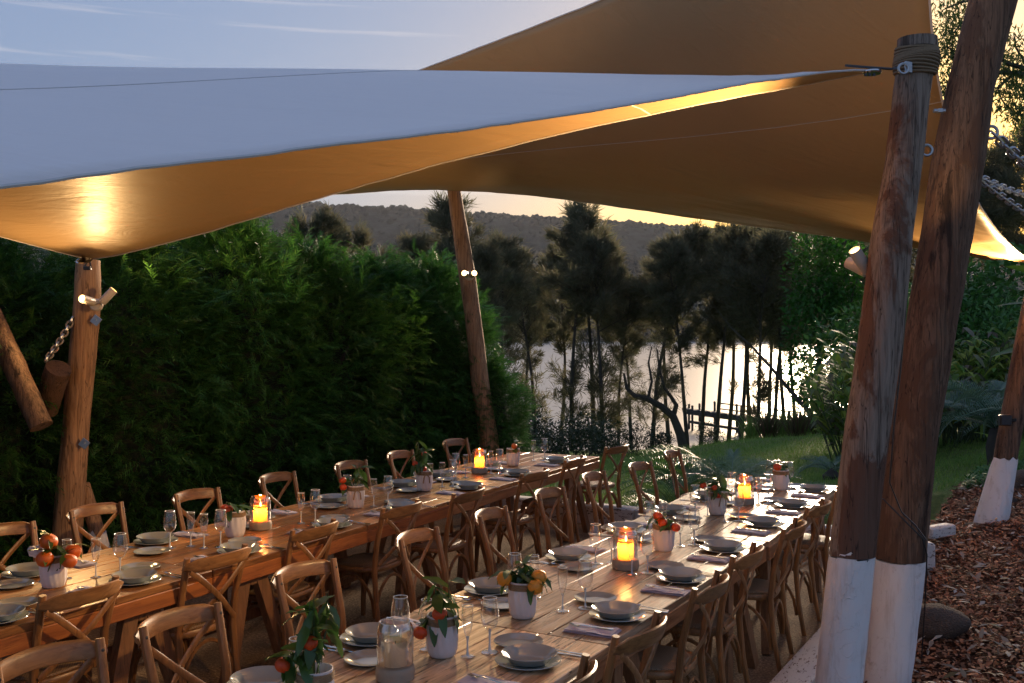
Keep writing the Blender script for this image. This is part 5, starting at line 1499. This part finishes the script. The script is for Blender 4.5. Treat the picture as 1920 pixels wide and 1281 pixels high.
# folded napkin
def napkin_mesh(seed):
    r = random.Random(seed); mb = MB()
    nx, ny = 14, 8
    for lay, (sx, sy, z0, dx, rz) in enumerate([(.235, .125, .0005, 0, 0), (.230, .118, .0050, .003, .03), (.222, .112, .0095, -.002, -.02)]):
        top = []; 
        for s in (0, 1):
            for i in range(nx + 1):
                for j in range(ny + 1):
                    x = (i / nx - .5) * sx; y = (j / ny - .5) * sy; e = min(i, nx - i, 2) / 2 * min(j, ny - j, 2) / 2
                    z = z0 + (.0042 if s else 0) * (.35 + .65 * e) + .0030 * (lay + .3) * mnoise.noise(Vector((x * 16 + seed * 3, y * 16, lay)))
                    c, q = math.cos(rz), math.sin(rz); top.append((x * c - y * q + dx, x * q + y * c, max(z, .0004)))
        o = (nx + 1) * (ny + 1); Fc = []
        for i in range(nx):
            for j in range(ny):
                a = i * (ny + 1) + j; Fc += [(o + a, o + a + ny + 1, o + a + ny + 2, o + a + 1), (a, a + 1, a + ny + 2, a + ny + 1)]
        for i in range(nx):
            a = i * (ny + 1); Fc.append((a, a + ny + 1, o + a + ny + 1, o + a)); a += ny; Fc.append((a, o + a, o + a + ny + 1, a + ny + 1))
        for j in range(ny):
            a = j; Fc.append((a, o + a, o + a + 1, a + 1)); a = nx * (ny + 1) + j; Fc.append((a, a + 1, o + a + 1, o + a))
        mb.add(top, Fc)
    return mb.mesh('napkin', M['napkin'], True, 40)
naps = []
for k in range(3):
    o = obj('napkin', napkin_mesh(k)); tag(o, 'x', 'napkin'); naps.append(o)
def strip(pts, w, t=.0012):
    """flat tapering bar along x: pts (x, half width, z)"""
    V = []; 
    for x, hw, z in pts: V += [(x, -hw, z - t), (x, hw, z - t), (x, hw * .8, z + t), (x, -hw * .8, z + t)]
    m = len(pts); Fc = [(i * 4 + k, i * 4 + (k + 1) % 4, (i + 1) * 4 + (k + 1) % 4, (i + 1) * 4 + k) for i in range(m - 1) for k in range(4)] + [(3, 2, 1, 0), (m * 4 - 4, m * 4 - 3, m * 4 - 2, m * 4 - 1)]
    return V, [f[::-1] for f in Fc]
mb = MB(); mb.add(*strip([(-.10, .004, .004), (-.095, .0085, .0035), (-.06, .0065, .002), (0, .004, .004), (.045, .0035, .006), (.055, .009, .004), (.065, .0115, .002)], 1))
for y in (-.0085, -.0028, .0028, .0085): mb.add(*[[(a, b + y, c) for a, b, c in strip([(.064, .0017, .002), (.085, .0015, .001), (.104, .0010, .006)], 1)[0]], strip([(0, 1, 0)] * 3, 1)[1]])
fork = obj('fork', mb.mesh('fork', M['steel'])); tag(fork, 'x', 'fork')
mb = MB(); mb.add(*strip([(-.115, .005, .004), (-.11, .0085, .004), (-.02, .006, .004), (-.01, .0045, .004), (.0, .009, .0035), (.07, .0105, .003), (.105, .006, .002), (.115, .0008, .0015)], 1))
knife = obj('knife', mb.mesh('knife', M['steel'])); tag(knife, 'x', 'knife')
mb = MB(); mb.add(*strip([(-.10, .004, .004), (-.095, .0085, .0035), (-.06, .0065, .002), (0, .004, .004), (.045, .0035, .006)], 1))
mb.lathe([(.0005, -.006), (.010, -.0045), (.0165, 0), (.0165, .0012), (.010, -.0030), (.0005, -.0045)], 16, (.068, 0, .0068), fn=lambda r, z, q: r * (1 + .35 * abs(math.cos(q)) ** 2))
spoon = obj('spoon', mb.mesh('spoon', M['steel'])); tag(spoon, 'x', 'spoon')

v28 = np.array([math.cos(R_(28.6)), -math.sin(R_(28.6))])
def setting(px, py, side, where, i, n, skip=''):
    c = at(px, py, TH + .045)[:2]
    rr = random.Random(i * 13 + len(where)); J = lambda a=.012: rr.uniform(-a, a)
    u = U if side == 'right' else -U; v = v28 if side == 'right' else -v28
    P = lambda a, b: tuple(c + u * a + v * b)
    yaw = math.atan2(v[1], v[0])                       # local x of cutlery and napkin points to the sitter
    nm = where.format(ordn[i] if i < n - 1 else 'farthest')
    g = lambda k: k + ' of the place settings'
    p = P(J(), J()); place(dinner, 'grey dinner plate under the bowl, ' + nm, (*p, TH + .0004), rr.random() * 6, g('dinner plates'))
    place(bowl, 'grey bowl on a plate, ' + nm, (p[0] + J(.006), p[1] + J(.006), TH + .0040), rr.random() * 6, g('bowls'))
    if 's' not in skip: p = P(.205 + J(.02), -.175 + J(.025)); place(sidep, 'small flat side plate, ' + nm, (*p, TH + .0004), 0, g('side plates'))
    if 'n' not in skip:
        p = P(-.275 + J(), .0 + J()); q = yaw + J(.08); place(naps[i % 3], 'folded lilac grey napkin, ' + nm, (*p, TH + .0006), q, g('napkins'))
        place(fork, 'fork lying on a napkin, ' + nm, (p[0] + J(.008), p[1] + J(.008), TH + .0175), q + math.pi + J(.1), g('forks'))
    if 'k' not in skip:
        p = P(.165 + J(.008), .075 + J()); place(knife, 'steel knife beside the plate, ' + nm, (*p, TH + .001), yaw + math.pi + J(.06), g('knives'))
        p = P(.195 + J(.008), .080 + J()); place(spoon, 'steel spoon beside the knife, ' + nm, (*p, TH + .001), yaw + math.pi + J(.08), g('spoons'))
    if 'w' not in skip: p = P(.055 + J(.02), -.195 + J(.015)); place(wine, 'empty wine glass, ' + nm, (*p, TH + .0008), rr.random() * 6, g('wine glasses'))
    if 'f' not in skip: p = P(-.02 + J(.02), -.265 + J(.015)); place(flute, 'empty champagne flute, ' + nm, (*p, TH + .0008), rr.random() * 6, g('champagne flutes'))
def settings(pts, side, where):
    for i, q in enumerate(pts): setting(q[0], q[1], side, where, i, len(pts), q[2] if len(q) > 2 else '')
settings([(989, 1224), (1155, 1138), (1277, 1071), (1354, 1018), (1430, 973), (1487, 940), (1523, 912)], 'right', '{} setting on the pole side of the right table')
settings([(489, 1268, 'nk'), (695, 1182), (918, 1093), (1063, 1033), (1172, 985), (1258, 951), (1330, 924), (1405, 899)], 'left', '{} setting on the inner side of the right table')
settings([(-8, 1146), (253, 1075), (451, 1021), (623, 975), (756, 944), (880, 907), (968, 883), (1046, 859)], 'right', '{} setting on the inner side of the left table')
settings([(55, 1062), (293, 1005), (478, 962, 'wf'), (622, 930), (757, 902), (826, 884), (915, 866, 'wf')], 'left', '{} setting on the hedge side of the left table')

# lanterns and candles
def lantern(label, px, py, lit, s=1.0, seed=0):
    p = at(px, py, TH); p = (p[0], p[1], TH + .0006)
    t_ = thing('hurricane_lantern', label, 'candle holder', p, scale=s, group='hurricane lanterns on the tables')
    obj('base', MB().lathe([(.001, .0), (.068, .0), (.074, .004), (.076, .03), (.073, .050), (.068, .054), (.001, .054)], 32).mesh('base', M['stone'], True, 50), t_)
    obj('glass_jar', MB().lathe([(.064, .054), (.069, .062), (.070, .12), (.070, .185), (.066, .203), (.060, .214), (.0585, .220), (.0565, .220), (.058, .213), (.0635, .202), (.0675, .185), (.0675, .12), (.066, .064)], 36).mesh('glass_jar', M['glass']), t_)
    h = .098 if lit else .090
    c = thing('pillar_candle', ('lit glowing candle in the ' if lit else 'unlit ivory candle in the ') + label.split(',')[0], 'candle', (p[0], p[1], p[2] + .055 * s), scale=s, group='pillar candles in the lanterns')
    rr = .045
    fn = lambda r, z, q: r * (1 + .02 * math.sin(3 * q + seed) + .01 * math.sin(7 * q))
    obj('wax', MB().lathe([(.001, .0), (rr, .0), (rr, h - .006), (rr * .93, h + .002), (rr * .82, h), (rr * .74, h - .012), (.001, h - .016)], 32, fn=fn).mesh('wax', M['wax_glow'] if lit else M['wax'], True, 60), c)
    obj('wick', MB().tube([(0, 0, h - .018), (.001, 0, h - .006), (.002, 0, h)], .0013, 6).mesh('wick', M['black']), c)
    if lit:
        obj('flame', MB().lathe([(.0005, 0), (.0035, .003), (.0048, .010), (.0034, .020), (.0014, .028), (.0003, .034)], 12, (.002, 0, h - .003)).mesh('flame', M['flame']), c)
        for z, e, rad in ((h * .74, .075, .012), (h + .02, .14, .008)):  # lower light is added inside the wax to make it glow
            ld = bpy.data.lights.new('candle_light', 'POINT'); ld.energy = e * LAMP; ld.color = (1.0, .46, .12); ld.shadow_soft_size = rad
            obj('candle_light', ld, c, (0, 0, z))
lantern('nearest hurricane lantern, on the right table at the bottom of the picture', 741, 1273, False, 1.0, 1)
lantern('middle lantern of the right table, between the citrus pots', 1173, 1066, True, 1.0, 2)
lantern('far lantern of the right table, by the silvery cycad', 1396, 946, True, 1.0, 3)
lantern('near lantern of the left table, beside a white pot', 488, 992, True, 1.0, 4)
lantern('far lantern of the left table, near its lake end', 899, 887, True, 1.0, 5)

# ribbed pots with citrus sprigs
def pot_proto():
    t_ = thing('ribbed_pot', 'x', 'pot')
    fn = lambda r, z, q: r * (1 + .040 * math.sin(q * 13 + 5 * math.sin(z * 14) + 1.2 * math.sin(q * 2)) * (1 if .01 < z < .16 else .2)) if r > .03 else r
    obj('vessel', MB().lathe([(.001, 0), (.048, 0), (.055, .006), (.061, .03), (.065, .07), (.066, .11), (.062, .135), (.0605, .15), (.063, .168), (.060, .169), (.056, .15), (.055, .12), (.02, .115), (.001, .115)], 90, fn=fn).mesh('vessel', M['vase'], True, 60), t_)
    mb = MB()
    for k in range(7): mb.tube([((.0655 - abs(k - 3) * .0002) * math.cos(q), .0655 * math.sin(q), .134 + k * .0042 + .001 * math.sin(q * 3 + k)) for q in np.linspace(0, 2 * math.pi, 33)], .0024, 5, cap=False)
    obj('twine_band', mb.mesh('twine_band', M['twine']), t_)
    return t_
pot = pot_proto()
mb = MB()
n = 8; V = []
for i in range(n + 1):
    f = i / n; w = .17 * math.sin(math.pi * min(1, f * .97 + .015)) ** .8; z = .10 * f - .32 * f * f
    V += [(f, -w, z + .12 * w + .02 * math.sin(i * 1.9)), (f, 0, z - .02), (f, w, z + .12 * w - .02 * math.sin(i * 1.9))]
Fc = []
for i in range(n): a = i * 3; Fc += [(a, a + 3, a + 4, a + 1), (a + 1, a + 4, a + 5, a + 2)]
mb.add(V, Fc); leaf_me = mb.mesh('leaf', M['citrus'], True, 180)
def fruit_mesh(nm, mat, flat=.88):
    return MB().lathe([(.0005, -.46 * flat), (.20, -.48 * flat), (.38, -.36 * flat), (.5, -.05 * flat), (.47, .20 * flat), (.33, .40 * flat), (.14, .47 * flat), (.0005, .43 * flat)], 20).mesh(nm, mat)
fr_man = fruit_mesh('fruit', M['mandarin'], .84); fr_big = fruit_mesh('fruit', M['orange_deep'], .9); fr_org = fruit_mesh('fruit', M['orange'], .96)
def ribbon(parent, q0):
    for s in (-1, 1):
        mb = MB(); a = q0 + s * .25; P = [(.064 * math.cos(q0), .064 * math.sin(q0), .148), (.085 * math.cos(a), .085 * math.sin(a), .12), (.080 * math.cos(a + s * .1), .080 * math.sin(a + s * .1), .07)]
        mb.tube(P, 1.0, 4, flat=(.0012, .006), up=(math.cos(q0), math.sin(q0), 0)); obj('ribbon_end', mb.mesh('ribbon_end', M['twine'], False), parent)
def sprig(label, loc, fruits, leaves, tall, kind, seed, dia=.058):
    """fruits: (right, up, towards camera) offsets in metres from the rim centre of the pot"""
    r = random.Random(seed)
    t_ = thing('citrus_sprig', label, 'citrus sprig', loc, 0, 'citrus sprigs in the ribbed pots')
    mb = MB()
    branches = []
    for x, z, y in fruits:
        P = [Vector((0, 0, -.05)), Vector((x * .25, -y * .25, z * .35 + .035)), Vector((x * .75, -y * .75, z * .9 + .04)), Vector((x, -y, z + dia * .4))]
        mb.tube(P, [.0035, .003, .0022, .0015], 5); branches.append(P)
    for k in range(3 if tall else 2):
        a = r.uniform(0, 6.28); h = tall * r.uniform(.7, 1.0) if tall else .06; k2 = .18 * (tall or .2)
        P = [Vector((0, 0, -.05)), Vector((k2 * math.cos(a), k2 * math.sin(a), h * .5)), Vector((k2 * 1.1 * math.cos(a), k2 * math.sin(a), h))]
        mb.tube(P, [.0035, .003, .0015], 5); branches.append(P)
    obj('stem', mb.mesh('stem', M['stalk']), t_)
    me = {'mandarin': fr_man, 'orange': fr_org, 'deep': fr_big}[kind]
    for x, z, y in fruits:
        obj('fruit', me, t_, (x, -y, z), (r.uniform(-.5, .5), r.uniform(-.5, .5), r.random() * 6), (dia * r.uniform(.92, 1.08),) * 3)
    for i in range(int(leaves * 1.7)):
        P = branches[i % len(branches)]; f = r.uniform(.35, 1.0) * (len(P) - 1); j = min(len(P) - 2, int(f)); b = P[j].lerp(P[j + 1], f - j)
        L = r.uniform(.075, .13); a = r.uniform(0, 6.28); el = r.uniform(-.5, 1.0) if not (tall and i % 2) else r.uniform(.6, 1.4)
        obj('leaf', leaf_me, t_, b, (r.uniform(-.5, .5), el, a), (L, L * r.uniform(.8, 1.2), L))
pots = [ # px, py of the foot, label, fruits, leaves, tall, kind, dia
 (590, 1345, 'nearest pot, cut by the bottom of the picture', [(-.005, .11, .06), (-.10, .03, .05)], 30, .30, 'mandarin', .056, 1),
 (829, 1229, 'second pot of the right table with two red mandarins', [(-.005, .025, .07), (-.085, -.055, .06)], 18, .15, 'mandarin', .062, 0),
 (980, 1157, 'pot with three yellow oranges and a dense leafy sprig', [(-.085, .02, .03), (.075, .03, .045), (.058, -.005, .075)], 34, .09, 'orange', .070, 0),
 (1244, 1032, 'pot with three mandarins right of the middle lantern', [(-.04, .05, .05), (-.015, .015, .07), (.065, -.015, .06)], 12, .04, 'mandarin', .060, 0),
 (1345, 965, 'pot with the dark bushy sprig and small mandarins before the cycads', [(-.11, .05, .04), (-.03, .035, .06), (-.01, -.015, .07)], 22, .14, 'mandarin', .048, 2),
 (1464, 919, 'farthest pot of the right table with one mandarin', [(-.045, .035, .06)], 12, .04, 'mandarin', .066, 0),
 (100, 1100, 'nearest pot of the left table with big oranges and a white flower of cloth', [(-.01, .075, .03), (-.01, -.005, .075), (.105, -.02, .05), (.09, .01, -.03)], 22, .06, 'deep', .085, 0),
 (441, 1006, 'pot of the left table half behind glasses, left of the near lantern', [(-.06, .02, .03), (-.03, .02, .05)], 14, .04, 'mandarin', .060, 0),
 (667, 952, 'pot of the left table with a jute bow and two stacked mandarins', [(-.09, .045, .04), (-.085, -.005, .05)], 14, .17, 'mandarin', .052, 1),
 (796, 920, 'pot of the left table with the tall dark sprig and three red mandarins', [(-.0, .14, .03), (-.075, .06, .03), (.0, .02, .05)], 24, .26, 'mandarin', .052, 1),
 (962, 873, 'farthest pot of the left table with one orange', [(.012, .03, .05)], 9, .02, 'deep', .062, 0)]
for i, (px, py, lb, fr, lv, tall, kind, dia, rb) in enumerate(pots):
    p = at(px, py, TH); lit = TH + .0006
    o = place(pot, 'white ' + lb, (p[0], p[1], lit), i * .9, 'ribbed white pots on the tables')
    if rb: ribbon(o, R_(-90) - o.rotation_euler.z + .3)
    if kind == 'orange' and i == 6: pass
    sprig('citrus sprig in the ' + lb.replace('with the tall dark sprig and', 'with').replace('with the dark bushy sprig and', 'with').replace('with big oranges and a white flower of cloth', 'with big oranges').replace('and a dense leafy sprig', '').replace('pot of the left table ', 'left table pot '), (p[0], p[1], lit + .165), fr, lv, tall, kind, 100 + i, dia)
# the white cloth flower on the nearest left pot
p = at(100, 1100, TH)
mb = MB(); 
for k in range(7):
    q = k * .9; c = (p[0] - .085 + .018 * math.cos(q), p[1] - .01 + .014 * math.sin(q), TH + .185 + .012 * math.sin(q * 2))
    mb.lathe([(.001, -.02), (.02, -.014), (.024, .002), (.014, .017), (.001, .02)], 10, c, fn=lambda r, z, q2: r * (1 + .2 * math.sin(5 * q2 + k)))
tag(obj('cloth_rosette', mb.mesh('cloth_rosette', M['vase'])), 'small white crumpled cloth flower at the left of the nearest left pot', 'decoration')
# prototypes that were never placed would be left at the origin: none should remain
bpy.context.view_layer.update()
